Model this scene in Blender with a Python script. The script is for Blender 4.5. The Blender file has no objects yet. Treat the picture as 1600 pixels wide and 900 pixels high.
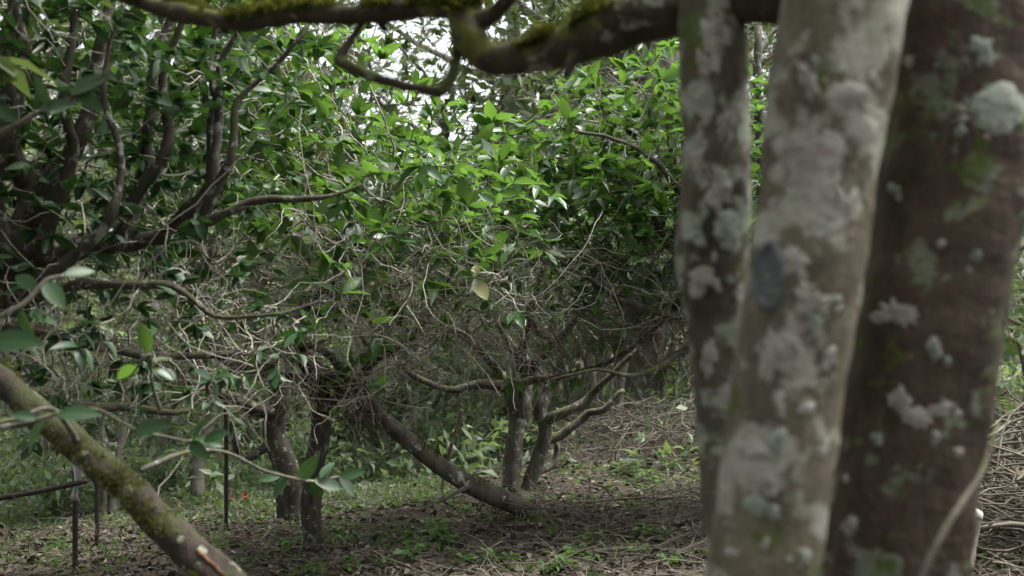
import bpy, math, random
import numpy as np
from mathutils import Vector, Quaternion, Matrix
from mathutils.bvhtree import BVHTree

# ------------------------------------------------------------------ camera, sky, sun, exposure
scn = bpy.context.scene
col = scn.collection
FPX = 1600 * 35.0 / 36.0
CAM_H = 1.25
PITCH = math.atan(50 / FPX)
cam = bpy.data.cameras.new('camera')
cam.lens = 35.0; cam.sensor_width = 36.0
cam.clip_start = 0.05; cam.clip_end = 600
cam.dof.use_dof = True
cam.dof.focus_distance = 5.6
cam.dof.aperture_fstop = 2.8
camo = bpy.data.objects.new('camera', cam); col.objects.link(camo)
camo.location = (0, 0, CAM_H)
camo.rotation_euler = (math.pi / 2 + PITCH, 0, 0)
scn.camera = camo

SUN_EL, SUN_AZ = 68.0, 80.0          # azimuth measured from +Y (view direction) towards +X
world = bpy.data.worlds.new('World'); scn.world = world; world.use_nodes = True
nt = world.node_tree; nt.nodes.clear()
sky = nt.nodes.new('ShaderNodeTexSky'); sky.sky_type = 'NISHITA'; sky.sun_disc = False
sky.sun_elevation = math.radians(SUN_EL); sky.sun_rotation = math.radians(SUN_AZ)
sky.air_density = 1.0; sky.dust_density = 6.0; sky.ozone_density = 1.0
hsv = nt.nodes.new('ShaderNodeHueSaturation'); hsv.inputs['Saturation'].default_value = 0.28
bg = nt.nodes.new('ShaderNodeBackground'); bg.inputs['Strength'].default_value = 0.15
wo = nt.nodes.new('ShaderNodeOutputWorld')
nt.links.new(sky.outputs[0], hsv.inputs['Color']); nt.links.new(hsv.outputs[0], bg.inputs[0]); nt.links.new(bg.outputs[0], wo.inputs[0])
sl = bpy.data.lights.new('sun', 'SUN'); sl.energy = 1.5; sl.angle = math.radians(25); sl.color = (1.0, 0.96, 0.9)
so = bpy.data.objects.new('sun', sl); col.objects.link(so)
se, sa = math.radians(SUN_EL), math.radians(SUN_AZ)
sdir = Vector((math.cos(se) * math.sin(sa), math.cos(se) * math.cos(sa), math.sin(se)))
so.rotation_euler = (-sdir).to_track_quat('-Z', 'Y').to_euler()
scn.view_settings.view_transform = 'Standard'; scn.view_settings.look = 'None'
scn.view_settings.gamma = 1.0; scn.view_settings.use_curve_mapping = False
scn.view_settings.exposure = 1.9
cy = scn.cycles
cy.use_denoising = True
cy.max_bounces = 4; cy.diffuse_bounces = 1; cy.glossy_bounces = 2; cy.transmission_bounces = 4; cy.transparent_max_bounces = 4
cy.caustics_reflective = False; cy.caustics_refractive = False

# ------------------------------------------------------------------ helpers
rng = np.random.default_rng(11)
random.seed(11)
FWD = np.array([0, math.cos(PITCH), math.sin(PITCH)]); UPV = np.array([0, -math.sin(PITCH), math.cos(PITCH)]); RGT = np.array([1.0, 0, 0])
CAM = np.array([0, 0, CAM_H])
def ray(px, py): return FWD + RGT * (px - 800) / FPX + UPV * (450 - py) / FPX
def P(px, py, d): return CAM + ray(px, py) * d
def proj(p):
    q = np.asarray(p) - CAM; d = q @ FWD
    d = np.where(np.abs(d) < 1e-4, 1e-4, d)
    return 800 + FPX * (q @ RGT) / d, 450 - FPX * (q @ UPV) / d, d
def sig(x): return 1 / (1 + np.exp(-np.clip(x, -30, 30)))
def snoise(p, f, seed=0):
    """cheap smooth noise in about -1..1 for arrays of points"""
    r = np.random.default_rng(seed); v = 0; p = np.asarray(p)
    for k in range(5):
        a = r.normal(size=3) * f * (1 + .35 * k); v = v + np.sin(p @ a + r.uniform(0, 6.28)) / (1 + .3 * k)
    return v / 2.6
def ground_z(x, y):
    x = np.asarray(x, float); y = np.asarray(y, float)
    z = 0.05 * np.clip(x, -6, 8)
    z = z - (0.06 * np.clip(y - 6.3, 0, 3) + 0.21 * np.clip(y - 8.6, 0, 16)) * sig(-(x - .05 - .05 * np.clip(y - 9, 0, 10)) * 1.6)
    z = z + 0.30 * np.exp(-((y - 9.0 - .15 * x) / 1.1) ** 2) * sig((x - 0.3) * 3.0)
    z = z - 0.02 * np.clip(y - 10, 0, 30) * sig((x) * 1.0)
    pts = np.stack([x, y, x * 0], -1)
    z = z + 0.035 * snoise(pts, 1.4, 5) * np.clip((y - 1) / 3, 0, 1) + 0.012 * snoise(pts, 5, 6)
    return z
def GP(px, py):
    r = ray(px, py); t = 1.0
    while t < 80:
        p = CAM + r * t
        if p[2] < ground_z(p[0], p[1]): break
        t += 0.02
    p = CAM + r * t; p[2] = float(ground_z(p[0], p[1])); return p

def mesh(name, v, quads=None, tris=None, uv=None, smooth=True):
    v = np.ascontiguousarray(v, dtype=np.float32)
    m = bpy.data.meshes.new(name); m.vertices.add(len(v)); m.vertices.foreach_set('co', v.ravel())
    idx = []; st = []; tot = []; o = 0
    for f, n in ((quads, 4), (tris, 3)):
        if f is None or len(f) == 0: continue
        f = np.asarray(f, dtype=np.int32); idx.append(f.ravel()); st.append(o + np.arange(len(f)) * n); tot.append(np.full(len(f), n)); o += f.size
    idx = np.concatenate(idx); st = np.concatenate(st); tot = np.concatenate(tot)
    m.loops.add(len(idx)); m.loops.foreach_set('vertex_index', idx.astype(np.int32))
    m.polygons.add(len(st)); m.polygons.foreach_set('loop_start', st.astype(np.int32)); m.polygons.foreach_set('loop_total', tot.astype(np.int32))
    if smooth: m.polygons.foreach_set('use_smooth', np.ones(len(st), dtype=bool))
    if uv is not None:
        l = m.uv_layers.new(name='UVMap'); l.data.foreach_set('uv', np.asarray(uv, np.float32)[idx].ravel())
    m.update(calc_edges=True)
    return m
def link(name, data, mat=None, parent=None, kind=None):
    o = bpy.data.objects.new(name, data); col.objects.link(o)
    if mat is not None and data is not None and len(data.materials) == 0: data.materials.append(mat)
    if parent is not None: o.parent = parent
    if kind: o['kind'] = kind
    return o
def tag(o, label, cat, group=None, kind=None):
    o['label'] = label; o['category'] = cat
    if group: o['group'] = group
    if kind: o['kind'] = kind
    return o
def empty(name, loc):
    o = bpy.data.objects.new(name, None); col.objects.link(o); o.location = loc; o.empty_display_size = .1
    return o
def copy_tree(o, parent=None):
    c = o.copy(); col.objects.link(c); c.parent = parent
    for ch in list(o.children): copy_tree(ch, c)
    return c
def nrm(a): return a / np.maximum(np.linalg.norm(a, axis=-1, keepdims=True), 1e-9)
def spline(pts, n):
    """Catmull-Rom through rows of pts (any columns), n samples per span"""
    p = np.asarray(pts, float); p = np.vstack([2 * p[0] - p[1], p, 2 * p[-1] - p[-2]])
    out = []
    for i in range(1, len(p) - 2):
        t = np.linspace(0, 1, n, endpoint=False)[:, None]
        a, b, c, d = p[i - 1], p[i], p[i + 1], p[i + 2]
        out.append(.5 * (2 * b + (c - a) * t + (2 * a - 5 * b + 4 * c - d) * t ** 2 + (3 * b - a - 3 * c + d) * t ** 3))
    out.append(p[-2][None]); return np.vstack(out)
def tube(pts, rad, sides=10, bump=0.0, bf=6.0, seed=0, cap=True):
    """closed tapered tube with knobbly surface; returns verts, quads, tris"""
    pts = np.asarray(pts, float); rad = np.asarray(rad, float); n = len(pts)
    tan = nrm(np.gradient(pts, axis=0))
    ref = np.array([0.3, 0.9, 0.2]) if abs(tan[0] @ nrm(np.array([.3, .9, .2]))) < .8 else np.array([1.0, 0, 0])
    N = np.zeros_like(pts); u = nrm(ref - tan[0] * (ref @ tan[0]))
    for i in range(n):
        u = nrm(u - tan[i] * (u @ tan[i])); N[i] = u
    B = np.cross(tan, N)
    a = np.linspace(0, 2 * np.pi, sides, endpoint=False)
    d = N[:, None] * np.cos(a)[None, :, None] + B[:, None] * np.sin(a)[None, :, None]
    v = pts[:, None] + d * rad[:, None, None]
    if bump:
        k = 1 + bump * (snoise(v * np.array([1, 1, .45]), bf, seed) + .5 * snoise(v, bf * 2.6, seed + 1) + .25 * snoise(v, bf * 7, seed + 2))
        v = pts[:, None] + d * (rad[:, None] * k)[..., None]
    v = v.reshape(-1, 3)
    i = np.arange(n - 1)[:, None] * sides; j = np.arange(sides)[None]; j2 = (j + 1) % sides
    q = np.stack([i + j, i + j2, i + sides + j2, i + sides + j], -1).reshape(-1, 4)
    t = None
    if cap:
        v = np.vstack([v, pts[0] - tan[0] * rad[0] * .25, pts[-1] + tan[-1] * rad[-1] * .35]); c0 = n * sides
        t = np.vstack([np.stack([np.full(sides, c0), (j[0] + 1) % sides, j[0]], -1),
                       np.stack([np.full(sides, c0 + 1), (n - 1) * sides + j[0], (n - 1) * sides + (j[0] + 1) % sides], -1)])
    return v, q, t
def limb(name, path, mat, parent, n=6, sides=10, bump=.12, bf=9, seed=0, wig=0.0):
    """path rows: x y z radius (world)"""
    s = spline(path, n)
    if wig:
        s[1:-1, :3] += wig * np.stack([snoise(s[1:-1, :3], 9, seed + 3), snoise(s[1:-1, :3], 9, seed + 4), snoise(s[1:-1, :3], 9, seed + 5)], -1)
    v, q, t = tube(s[:, :3], np.maximum(s[:, 3], .0015), sides, bump, bf, seed)
    if parent is not None: v = v - np.array(parent_loc(parent))
    return link(name, mesh(name, v, q, t), mat, parent), s
def parent_loc(p):
    l = np.array(p.location)
    return l + (parent_loc(p.parent) if p.parent else 0)
def px_path(rows, k=1.0):
    """rows px py depth width_px -> world x y z radius"""
    return np.array([[*P(a, b, d), k * w * .5 * d / FPX] for a, b, d, w in rows])

# ------------------------------------------------------------------ materials
def mat(name):
    m = bpy.data.materials.new(name); m.use_nodes = True; nt = m.node_tree
    b = nt.nodes['Principled BSDF']; return m, nt, b
def node(nt, t, **k):
    n = nt.nodes.new(t)
    for a, v in k.items():
        if a.startswith('i_'): n.inputs[a[2:].replace('_', ' ')].default_value = v
        else: setattr(n, a, v)
    return n
def noise(nt, co, scale, detail=5, rough=.6, dist=0.0):
    n = node(nt, 'ShaderNodeTexNoise'); n.inputs['Scale'].default_value = scale; n.inputs['Detail'].default_value = detail
    n.inputs['Roughness'].default_value = rough; n.inputs['Distortion'].default_value = dist
    nt.links.new(co, n.inputs['Vector']); return n.outputs['Fac']
def ramp(nt, fac, stops):
    r = node(nt, 'ShaderNodeValToRGB'); e = r.color_ramp.elements
    e[0].position, e[0].color = stops[0][0], (*stops[0][1], 1); e[1].position, e[1].color = stops[-1][0], (*stops[-1][1], 1)
    for p, c in stops[1:-1]: x = e.new(p); x.color = (*c, 1)
    nt.links.new(fac, r.inputs[0]); return r.outputs[0]
def fr(nt, fac, a, b):
    m = node(nt, 'ShaderNodeMapRange'); m.interpolation_type = 'SMOOTHSTEP'
    m.inputs[1].default_value = a; m.inputs[2].default_value = b; nt.links.new(fac, m.inputs[0]); return m.outputs[0]
def mix(nt, f, a, b):
    m = node(nt, 'ShaderNodeMix', data_type='RGBA')
    for s, i in ((f, 0), (a, 6), (b, 7)):
        if isinstance(s, (tuple, float)): m.inputs[i].default_value = (*s, 1) if isinstance(s, tuple) else s
        else: nt.links.new(s, m.inputs[i])
    return m.outputs[2]
def mul(nt, a, b, op='MULTIPLY'):
    m = node(nt, 'ShaderNodeMath', operation=op)
    for s, i in ((a, 0), (b, 1)):
        if isinstance(s, (int, float)): m.inputs[i].default_value = s
        else: nt.links.new(s, m.inputs[i])
    return m.outputs[0]
def bark(name, base, dark, lich=(.42, .42, .38), la=.56, lb=.64, lscale=9.0, moss=0.5, mosscol=(.045, .06, .012), scale=14, bumpd=.4, lich2=None, lz=None):
    m, nt, b = mat(name)
    tc = node(nt, 'ShaderNodeTexCoord'); co = tc.outputs['Object']
    mp = node(nt, 'ShaderNodeMapping'); mp.inputs['Scale'].default_value = (1, 1, .35); nt.links.new(co, mp.inputs[0])
    n1 = noise(nt, mp.outputs[0], scale, 7, .65); n2 = noise(nt, co, lscale, 6, .62, .3); n3 = noise(nt, co, lscale * 3.3, 4, .6)
    n4 = noise(nt, co, scale * 5, 4, .7)
    c = ramp(nt, n1, [(.3, dark), (.52, base), (.75, tuple(min(1, x * 1.45) for x in base))])
    c = mix(nt, mul(nt, fr(nt, n4, .45, .75), .45), c, dark)
    ls_ = mul(nt, n2, mul(nt, n3, .22), 'ADD')
    if lz:
        sz_ = node(nt, 'ShaderNodeSeparateXYZ'); nt.links.new(co, sz_.inputs[0])
        ls_ = mul(nt, ls_, mul(nt, mul(nt, sz_.outputs[2], lz[0], 'SUBTRACT'), lz[1]), 'ADD')
    lf = fr(nt, ls_, la + .11, lb + .085)
    c = mix(nt, lf, c, lich if lich2 is None else mix(nt, fr(nt, n3, .42, .58), lich, lich2))
    if moss:
        g = node(nt, 'ShaderNodeNewGeometry'); sp = node(nt, 'ShaderNodeSeparateXYZ'); nt.links.new(g.outputs['Normal'], sp.inputs[0])
        mo = noise(nt, co, 7, 6, .7); f = mul(nt, fr(nt, mul(nt, mul(nt, mo, mul(nt, n3, .25), 'ADD'), mul(nt, sp.outputs[2], .10), 'ADD'), .80 - .2 * moss, .85 - .2 * moss), .85)
        c = mix(nt, f, c, mix(nt, n3, mosscol, tuple(x * 2.4 for x in mosscol)))
    nt.links.new(c, b.inputs['Base Color']); b.inputs['Roughness'].default_value = .88
    b.inputs['Specular IOR Level'].default_value = .25
    bp = node(nt, 'ShaderNodeBump'); bp.inputs['Strength'].default_value = bumpd; bp.inputs['Distance'].default_value = .012
    nt.links.new(mul(nt, n1, mul(nt, n4, .5), 'ADD'), bp.inputs['Height']); nt.links.new(bp.outputs[0], b.inputs['Normal'])
    return m
def leafmat(name, stops, rough=.38, trans=.28, tcol=(.16, .30, .03), spec=.5):
    m, nt, b = mat(name)
    g = node(nt, 'ShaderNodeNewGeometry'); oi = node(nt, 'ShaderNodeObjectInfo')
    r = node(nt, 'ShaderNodeMath', operation='FRACT'); nt.links.new(mul(nt, g.outputs['Random Per Island'], oi.outputs['Random'], 'ADD'), r.inputs[0])
    c = ramp(nt, r.outputs[0], stops)
    uv = node(nt, 'ShaderNodeUVMap'); sp = node(nt, 'ShaderNodeSeparateXYZ'); nt.links.new(uv.outputs[0], sp.inputs[0])
    rib = mul(nt, mul(nt, sp.outputs[0], .5, 'SUBTRACT'), 1, 'MULTIPLY'); ab = node(nt, 'ShaderNodeMath', operation='ABSOLUTE'); nt.links.new(rib, ab.inputs[0])
    f = fr(nt, ab.outputs[0], .05, .0)
    c = mix(nt, mul(nt, f, .45), c, (.14, .2, .07))
    tc = node(nt, 'ShaderNodeTexCoord')
    c = mix(nt, mul(nt, fr(nt, noise(nt, tc.outputs['Object'], 40, 3), .35, .7), .35), c, (.02, .035, .015))
    nt.links.new(c, b.inputs['Base Color']); b.inputs['Roughness'].default_value = rough; b.inputs['Specular IOR Level'].default_value = spec
    t = node(nt, 'ShaderNodeBsdfTranslucent'); t.inputs[0].default_value = (*tcol, 1)
    ms = node(nt, 'ShaderNodeMixShader'); ms.inputs[0].default_value = trans
    nt.links.new(b.outputs[0], ms.inputs[1]); nt.links.new(t.outputs[0], ms.inputs[2])
    nt.links.new(ms.outputs[0], nt.nodes['Material Output'].inputs[0]); return m
def plain(name, cols, scale=20, rough=.8, bumpd=0.0, spec=.4):
    m, nt, b = mat(name); tc = node(nt, 'ShaderNodeTexCoord'); n = noise(nt, tc.outputs['Object'], scale, 6, .65)
    st = [(.3 + .4 * i / max(1, len(cols) - 1), c) for i, c in enumerate(cols)]
    nt.links.new(ramp(nt, n, st), b.inputs['Base Color']); b.inputs['Roughness'].default_value = rough; b.inputs['Specular IOR Level'].default_value = spec
    if bumpd:
        bp = node(nt, 'ShaderNodeBump'); bp.inputs['Strength'].default_value = bumpd; bp.inputs['Distance'].default_value = .01
        nt.links.new(n, bp.inputs['Height']); nt.links.new(bp.outputs[0], b.inputs['Normal'])
    return m
def randmat(name, stops, rough=.85, trans=0.0):
    m, nt, b = mat(name)
    g = node(nt, 'ShaderNodeNewGeometry'); oi = node(nt, 'ShaderNodeObjectInfo')
    r = node(nt, 'ShaderNodeMath', operation='FRACT'); nt.links.new(mul(nt, g.outputs['Random Per Island'], oi.outputs['Random'], 'ADD'), r.inputs[0])
    tc = node(nt, 'ShaderNodeTexCoord'); n = noise(nt, tc.outputs['Object'], 60, 4)
    c = ramp(nt, r.outputs[0], stops); c = mix(nt, mul(nt, fr(nt, n, .4, .7), .4), c, (.04, .03, .02))
    nt.links.new(c, b.inputs['Base Color']); b.inputs['Roughness'].default_value = rough; b.inputs['Specular IOR Level'].default_value = .3
    return m

M = {}
M['bark_mid'] = bark('pale lichen bark', (.16, .138, .102), (.06, .05, .037), (.42, .40, .355), .49, .60, 13, .35, scale=16, bumpd=.9, lich2=(.33, .325, .27), lz=(1.24, .10))
M['bark_left'] = bark('grey lichen bark', (.115, .102, .073), (.036, .031, .022), (.34, .34, .31), .48, .59, 15, .5, scale=15, bumpd=.9, lich2=(.30, .33, .25))
M['bark_right'] = bark('brown bark', (.083, .062, .045), (.028, .021, .016), (.20, .195, .17), .56, .65, 14, .58, scale=15, bumpd=.9, lich2=(.17, .2, .13))
M['bark_branch'] = bark('mossy branch bark', (.058, .047, .033), (.02, .016, .012), (.25, .25, .215), .56, .66, 14, .8, (.05, .058, .010), scale=18)
M['bark_log'] = bark('mossy log bark', (.046, .037, .028), (.015, .012, .009), (.24, .24, .18), .58, .66, 12, .6, (.022, .026, .009), scale=22, bumpd=1.0)
M['bark_tea'] = bark('tea tree bark', (.098, .092, .073), (.036, .033, .026), (.25, .255, .22), .57, .67, 22, .45, (.05, .06, .018), scale=24)
M['bark_moss'] = bark('dark mossy tea bark', (.066, .06, .047), (.022, .02, .016), (.25, .255, .225), .55, .65, 20, .6, (.03, .034, .011), scale=26, bumpd=.9)
M['bark_lean'] = bark('leaning trunk bark', (.095, .085, .067), (.032, .028, .022), (.32, .33, .29), .58, .68, 10, .35, (.05, .055, .015), scale=16)
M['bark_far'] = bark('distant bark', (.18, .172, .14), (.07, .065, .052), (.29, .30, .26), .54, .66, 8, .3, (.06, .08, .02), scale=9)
M['twig'] = randmat('twig', [(0, (.20, .18, .145)), (.4, (.34, .325, .275)), (.75, (.27, .26, .215)), (1, (.13, .115, .09))], .8)
M['stick'] = randmat('dry stick', [(0, (.065, .057, .043)), (.35, (.14, .125, .098)), (.7, (.10, .09, .068)), (1, (.21, .19, .155))], .85)
LS = [(0, (.018, .055, .016)), (.35, (.03, .085, .022)), (.62, (.036, .092, .03)), (.82, (.055, .13, .034)), (.93, (.085, .125, .062)), (.98, (.13, .16, .10)), (1, (.16, .16, .03))]
M['leaf'] = leafmat('tea leaf', LS, .38, .32, (.16, .32, .04), .5)
M['leaf_dark'] = leafmat('shaded tea leaf', [(0, (.014, .04, .016)), (.5, (.024, .062, .024)), (.85, (.04, .09, .034)), (1, (.06, .09, .055))], .42, .16, (.07, .18, .02), .35)  # darker copy of the tea leaf, canopy shade put into its colour
M['leaf_far'] = leafmat('brightened distant leaf', [(0, (.055, .09, .045)), (.5, (.10, .145, .08)), (.85, (.14, .185, .11)), (1, (.20, .235, .16))], .5, .32, (.26, .38, .10))  # paler copy for the background, the light there put into the leaf colour
M['leaf_tall'] = leafmat('tall tree leaf', [(0, (.03, .055, .02)), (.6, (.05, .085, .03)), (1, (.09, .12, .05))], .55, .3, (.15, .22, .05))
M['litter'] = randmat('dry leaf', [(0, (.045, .036, .027)), (.3, (.085, .065, .047)), (.6, (.065, .055, .043)), (.88, (.13, .105, .08)), (1, (.24, .21, .17))], .75)
M['weed'] = leafmat('weed leaf', [(0, (.04, .09, .02)), (.5, (.065, .14, .03)), (1, (.11, .19, .05))], .5, .3, (.2, .4, .05))
M['moss'] = leafmat('moss', [(0, (.025, .034, .01)), (.6, (.045, .055, .013)), (1, (.08, .082, .026))], .9, .3, (.2, .22, .03), .1)
M['metal'] = plain('rusted dark steel', [(.010, .008, .007), (.02, .013, .011), (.05, .025, .017)], 40, .6)
M['rag'] = plain('weathered cloth', [(.38, .37, .34), (.55, .54, .5)], 30, .9)
M['lichen'] = plain('pale lichen crust', [(.17, .14, .10), (.32, .295, .255), (.42, .40, .36), (.48, .465, .43)], 60, .95, .8)
M['lichen_green'] = plain('green grey lichen crust', [(.13, .13, .09), (.26, .285, .235), (.33, .36, .31), (.40, .42, .37)], 55, .95, .8)
M['scar'] = plain('dark branch scar', [(.06, .063, .068), (.12, .125, .132), (.2, .205, .21)], 75, .9, .9)
M['split'] = plain('raw split wood', [(.07, .032, .018), (.15, .065, .032), (.24, .13, .07)], 30, .8, .4)
M['red'] = plain('red petal', [(.45, .02, .012), (.6, .05, .03)], 50, .5)
M['cut'] = plain('pale cut wood', [(.45, .42, .36), (.62, .6, .55)], 40, .8)
# ground
m, nt_, b_ = mat('forest soil'); tc = node(nt_, 'ShaderNodeTexCoord'); co = tc.outputs['Object']
n1 = noise(nt_, co, 2.1, 8, .7); n2 = noise(nt_, co, 26, 6, .7); n3 = noise(nt_, co, .75, 5, .6); n4 = noise(nt_, co, 90, 3, .6)
c = ramp(nt_, n2, [(.3, (.03, .025, .02)), (.5, (.063, .053, .041)), (.7, (.12, .10, .078))])
c = mix(nt_, mul(nt_, fr(nt_, mul(nt_, n1, n3, 'ADD'), .98, 1.2), .75), c, mix(nt_, n2, (.035, .055, .015), (.10, .14, .045)))
nt_.links.new(c, b_.inputs['Base Color']); b_.inputs['Roughness'].default_value = .95; b_.inputs['Specular IOR Level'].default_value = .15
bp = node(nt_, 'ShaderNodeBump'); bp.inputs['Strength'].default_value = .9; bp.inputs['Distance'].default_value = .03
nt_.links.new(mul(nt_, n2, mul(nt_, n4, .4), 'ADD'), bp.inputs['Height']); nt_.links.new(bp.outputs[0], b_.inputs['Normal']); M['soil'] = m

# ------------------------------------------------------------------ ground
gx = np.concatenate([np.linspace(-150, -14, 24, endpoint=False), np.linspace(-14, -5, 40, endpoint=False), np.linspace(-5, 5, 140, endpoint=False), np.linspace(5, 14, 40, endpoint=False), np.linspace(14, 150, 25)])
gy = np.concatenate([np.linspace(-60, 2, 20, endpoint=False), np.linspace(2, 12, 140, endpoint=False), np.linspace(12, 30, 50, endpoint=False), np.linspace(30, 260, 30)])
X, Y = np.meshgrid(gx, gy); Z = ground_z(X, Y)
v = np.stack([X, Y, Z], -1).reshape(-1, 3); w = len(gx)
i = np.arange(len(gy) - 1)[:, None] * w + np.arange(w - 1)[None]; i = i.reshape(-1)
g = link('ground', mesh('ground', v, np.stack([i, i + 1, i + w + 1, i + w], -1)), M['soil'], None, 'structure')
g['label'] = 'brown forest floor of soil and leaf litter rising to the right'

# ------------------------------------------------------------------ leaves
def leaf_template(segs, fold=.18, droop=.18, wid=.43):
    t = np.linspace(0, 1, segs + 1); prof = np.sin(np.pi * np.clip(t, 0, 1) ** .85) ** .8; prof[0] = .06; prof[-1] = .03
    V = []; UV = []
    for a, p in zip(t, prof):
        for s in (-1, 0, 1):
            V.append((a, s * p * wid * .5, abs(s) * p * wid * .5 * fold * 2 - droop * a * a)); UV.append((.5 + .5 * s, a))
    Q = []
    for k in range(segs):
        for s in (0, 1):
            a = k * 3 + s; Q.append((a, a + 3, a + 4, a + 1))
    return np.array(V), np.array(Q), np.array(UV)
LT = {n: leaf_template(n) for n in (2, 3, 5)}
def leaf_frames(d, up):
    x = nrm(d); z = up - x * np.sum(up * x, -1, keepdims=True); z = nrm(z); y = np.cross(z, x); return x, y, z
def leaf_mesh(name, pos, d, up, L, segs=3, wscale=1.0):
    T, Q, UV = LT[segs]; x, y, z = leaf_frames(d, up); n = len(pos); rv = np.random.default_rng(n + segs)
    cz = rv.normal(.8, .9, (n, 1, 1)); cw = wscale * rv.uniform(.7, 1.2, (n, 1, 1)); cb = rv.normal(0, .13, (n, 1, 1)); ct = rv.normal(0, .5, (n, 1, 1))
    ty = cw * T[None, :, 1:2] + cb * T[None, :, 0:1] ** 2; tz = cz * T[None, :, 2:3] + ct * T[None, :, 0:1] * T[None, :, 1:2]
    v = pos[:, None] + L[:, None, None] * (T[None, :, 0:1] * x[:, None] + ty * y[:, None] + tz * z[:, None])
    q = Q[None] + (np.arange(n) * len(T))[:, None, None]
    return mesh(name, v.reshape(-1, 3), q.reshape(-1, 4), None, np.tile(UV, (n, 1)))
LEAF_PROTO = []
for k, (fo, dr, wi) in enumerate([(.15, .12, .44), (.28, .25, .42), (.10, -.08, .47), (.22, .38, .45)]):
    T, Q, UV = leaf_template(6, fo, dr, wi); LEAF_PROTO.append((T, Q, UV))
_leafcache = {}
def leaf_objects(parent, pos, d, up, L, material, name='leaf'):
    x, y, z = leaf_frames(d, up); base = parent_loc(parent)
    for k in range(len(pos)):
        key = (material.name, k % 4)
        if key not in _leafcache:
            T, Q, UV = LEAF_PROTO[k % 4]; me = mesh('leaf', T, Q, None, UV); me.materials.append(material); _leafcache[key] = me
        o = bpy.data.objects.new(name, _leafcache[key]); col.objects.link(o); o.parent = parent
        o.location = pos[k] - base; o.rotation_mode = 'QUATERNION'
        o.rotation_quaternion = Matrix((x[k], y[k], z[k])).transposed().to_quaternion(); o.scale = (L[k],) * 3

# ------------------------------------------------------------------ tree growth (space colonisation)
def grow(sp, parent, A, step=.055, di=.6, dk=.10, iters=70, up=.15, jit=.3, maxn=16000, seed=0):
    r = np.random.default_rng(seed)
    n0 = len(sp); pos = np.zeros((maxn, 3)); pos[:n0] = sp; par = np.full(maxn, -1); par[:n0] = parent; nch = np.zeros(maxn, int)
    for p in parent:
        if p >= 0: nch[p] += 1
    n = n0; near = np.zeros(len(A), int); dist = np.full(len(A), 1e9)
    def upd(s, e):
        nonlocal near, dist
        for a in range(s, e, 400):
            D = np.linalg.norm(A[:, None] - pos[None, a:min(e, a + 400)], axis=-1); k = D.argmin(1); dd = D[np.arange(len(A)), k]
            b = dd < dist; near[b] = a + k[b]; dist[b] = dd[b]
    upd(0, n)
    for it in range(iters):
        act = dist < di
        if not act.any(): break
        dirs = np.zeros((n, 3)); np.add.at(dirs, near[act], nrm(A[act] - pos[near[act]]))
        ids = np.unique(near[act]); ids = ids[nch[ids] < 3]
        if len(ids) == 0: break
        d = nrm(nrm(dirs[ids]) + jit * r.normal(size=(len(ids), 3)) + np.array([0, 0, up]))
        m = min(len(ids), maxn - n)
        if m <= 0: break
        ids = ids[:m]; pos[n:n + m] = pos[ids] + d[:m] * step; par[n:n + m] = ids; nch[ids] += 1
        upd(n, n + m); n += m
        keep = dist > dk
        A = A[keep]; near = near[keep]; dist = dist[keep]
        if len(A) == 0: break
    return pos[:n], par[:n]
def add_twiglets(pos, par, n0, n, r, steps=(4, 14), sl=.05, zmax=1e9, kink=.27):
    cand = np.arange(n0, len(pos)); cand = cand[pos[cand, 2] < zmax]; st = r.choice(cand, n)
    d = nrm(r.normal(size=(n, 3)) * [1, 1, .7]); prev = st; cur = pos[st]; ns = r.integers(steps[0], steps[1] + 1, n); P_ = [pos]; Q_ = [par]; cnt = len(pos); sc = r.uniform(.6, 1.4, (n, 1))
    alive = np.arange(n)
    for k in range(steps[1]):
        alive = alive[ns[alive] > k]
        if len(alive) == 0: break
        d[alive] = nrm(d[alive] + kink * r.normal(size=(len(alive), 3))); cur = cur.copy(); cur[alive] = cur[alive] + d[alive] * sl * sc[alive]
        P_.append(cur[alive]); Q_.append(prev[alive]); prev = prev.copy(); prev[alive] = cnt + np.arange(len(alive)); cnt += len(alive)
    return np.vstack(P_), np.concatenate(Q_)
def finish(pos, par, n0, r0=.0017, ex=2.05, rmax=.02):
    n = len(pos); acc = np.zeros(n); rad = np.zeros(n); nch = np.zeros(n, int); best = np.full(n, -1); bestr = np.zeros(n); depth_tip = np.zeros(n, int)
    for k in range(n - 1, -1, -1):
        rad[k] = r0 if nch[k] == 0 else acc[k] ** (1 / ex)
        p = par[k]
        if p >= 0:
            acc[p] += (rad[k] * 1.003) ** ex; nch[p] += 1; depth_tip[p] = max(depth_tip[p], depth_tip[k] + 1)
            if rad[k] > bestr[p]: bestr[p] = rad[k]; best[p] = k
    return np.minimum(rad, rmax), nch, best, depth_tip
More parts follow.
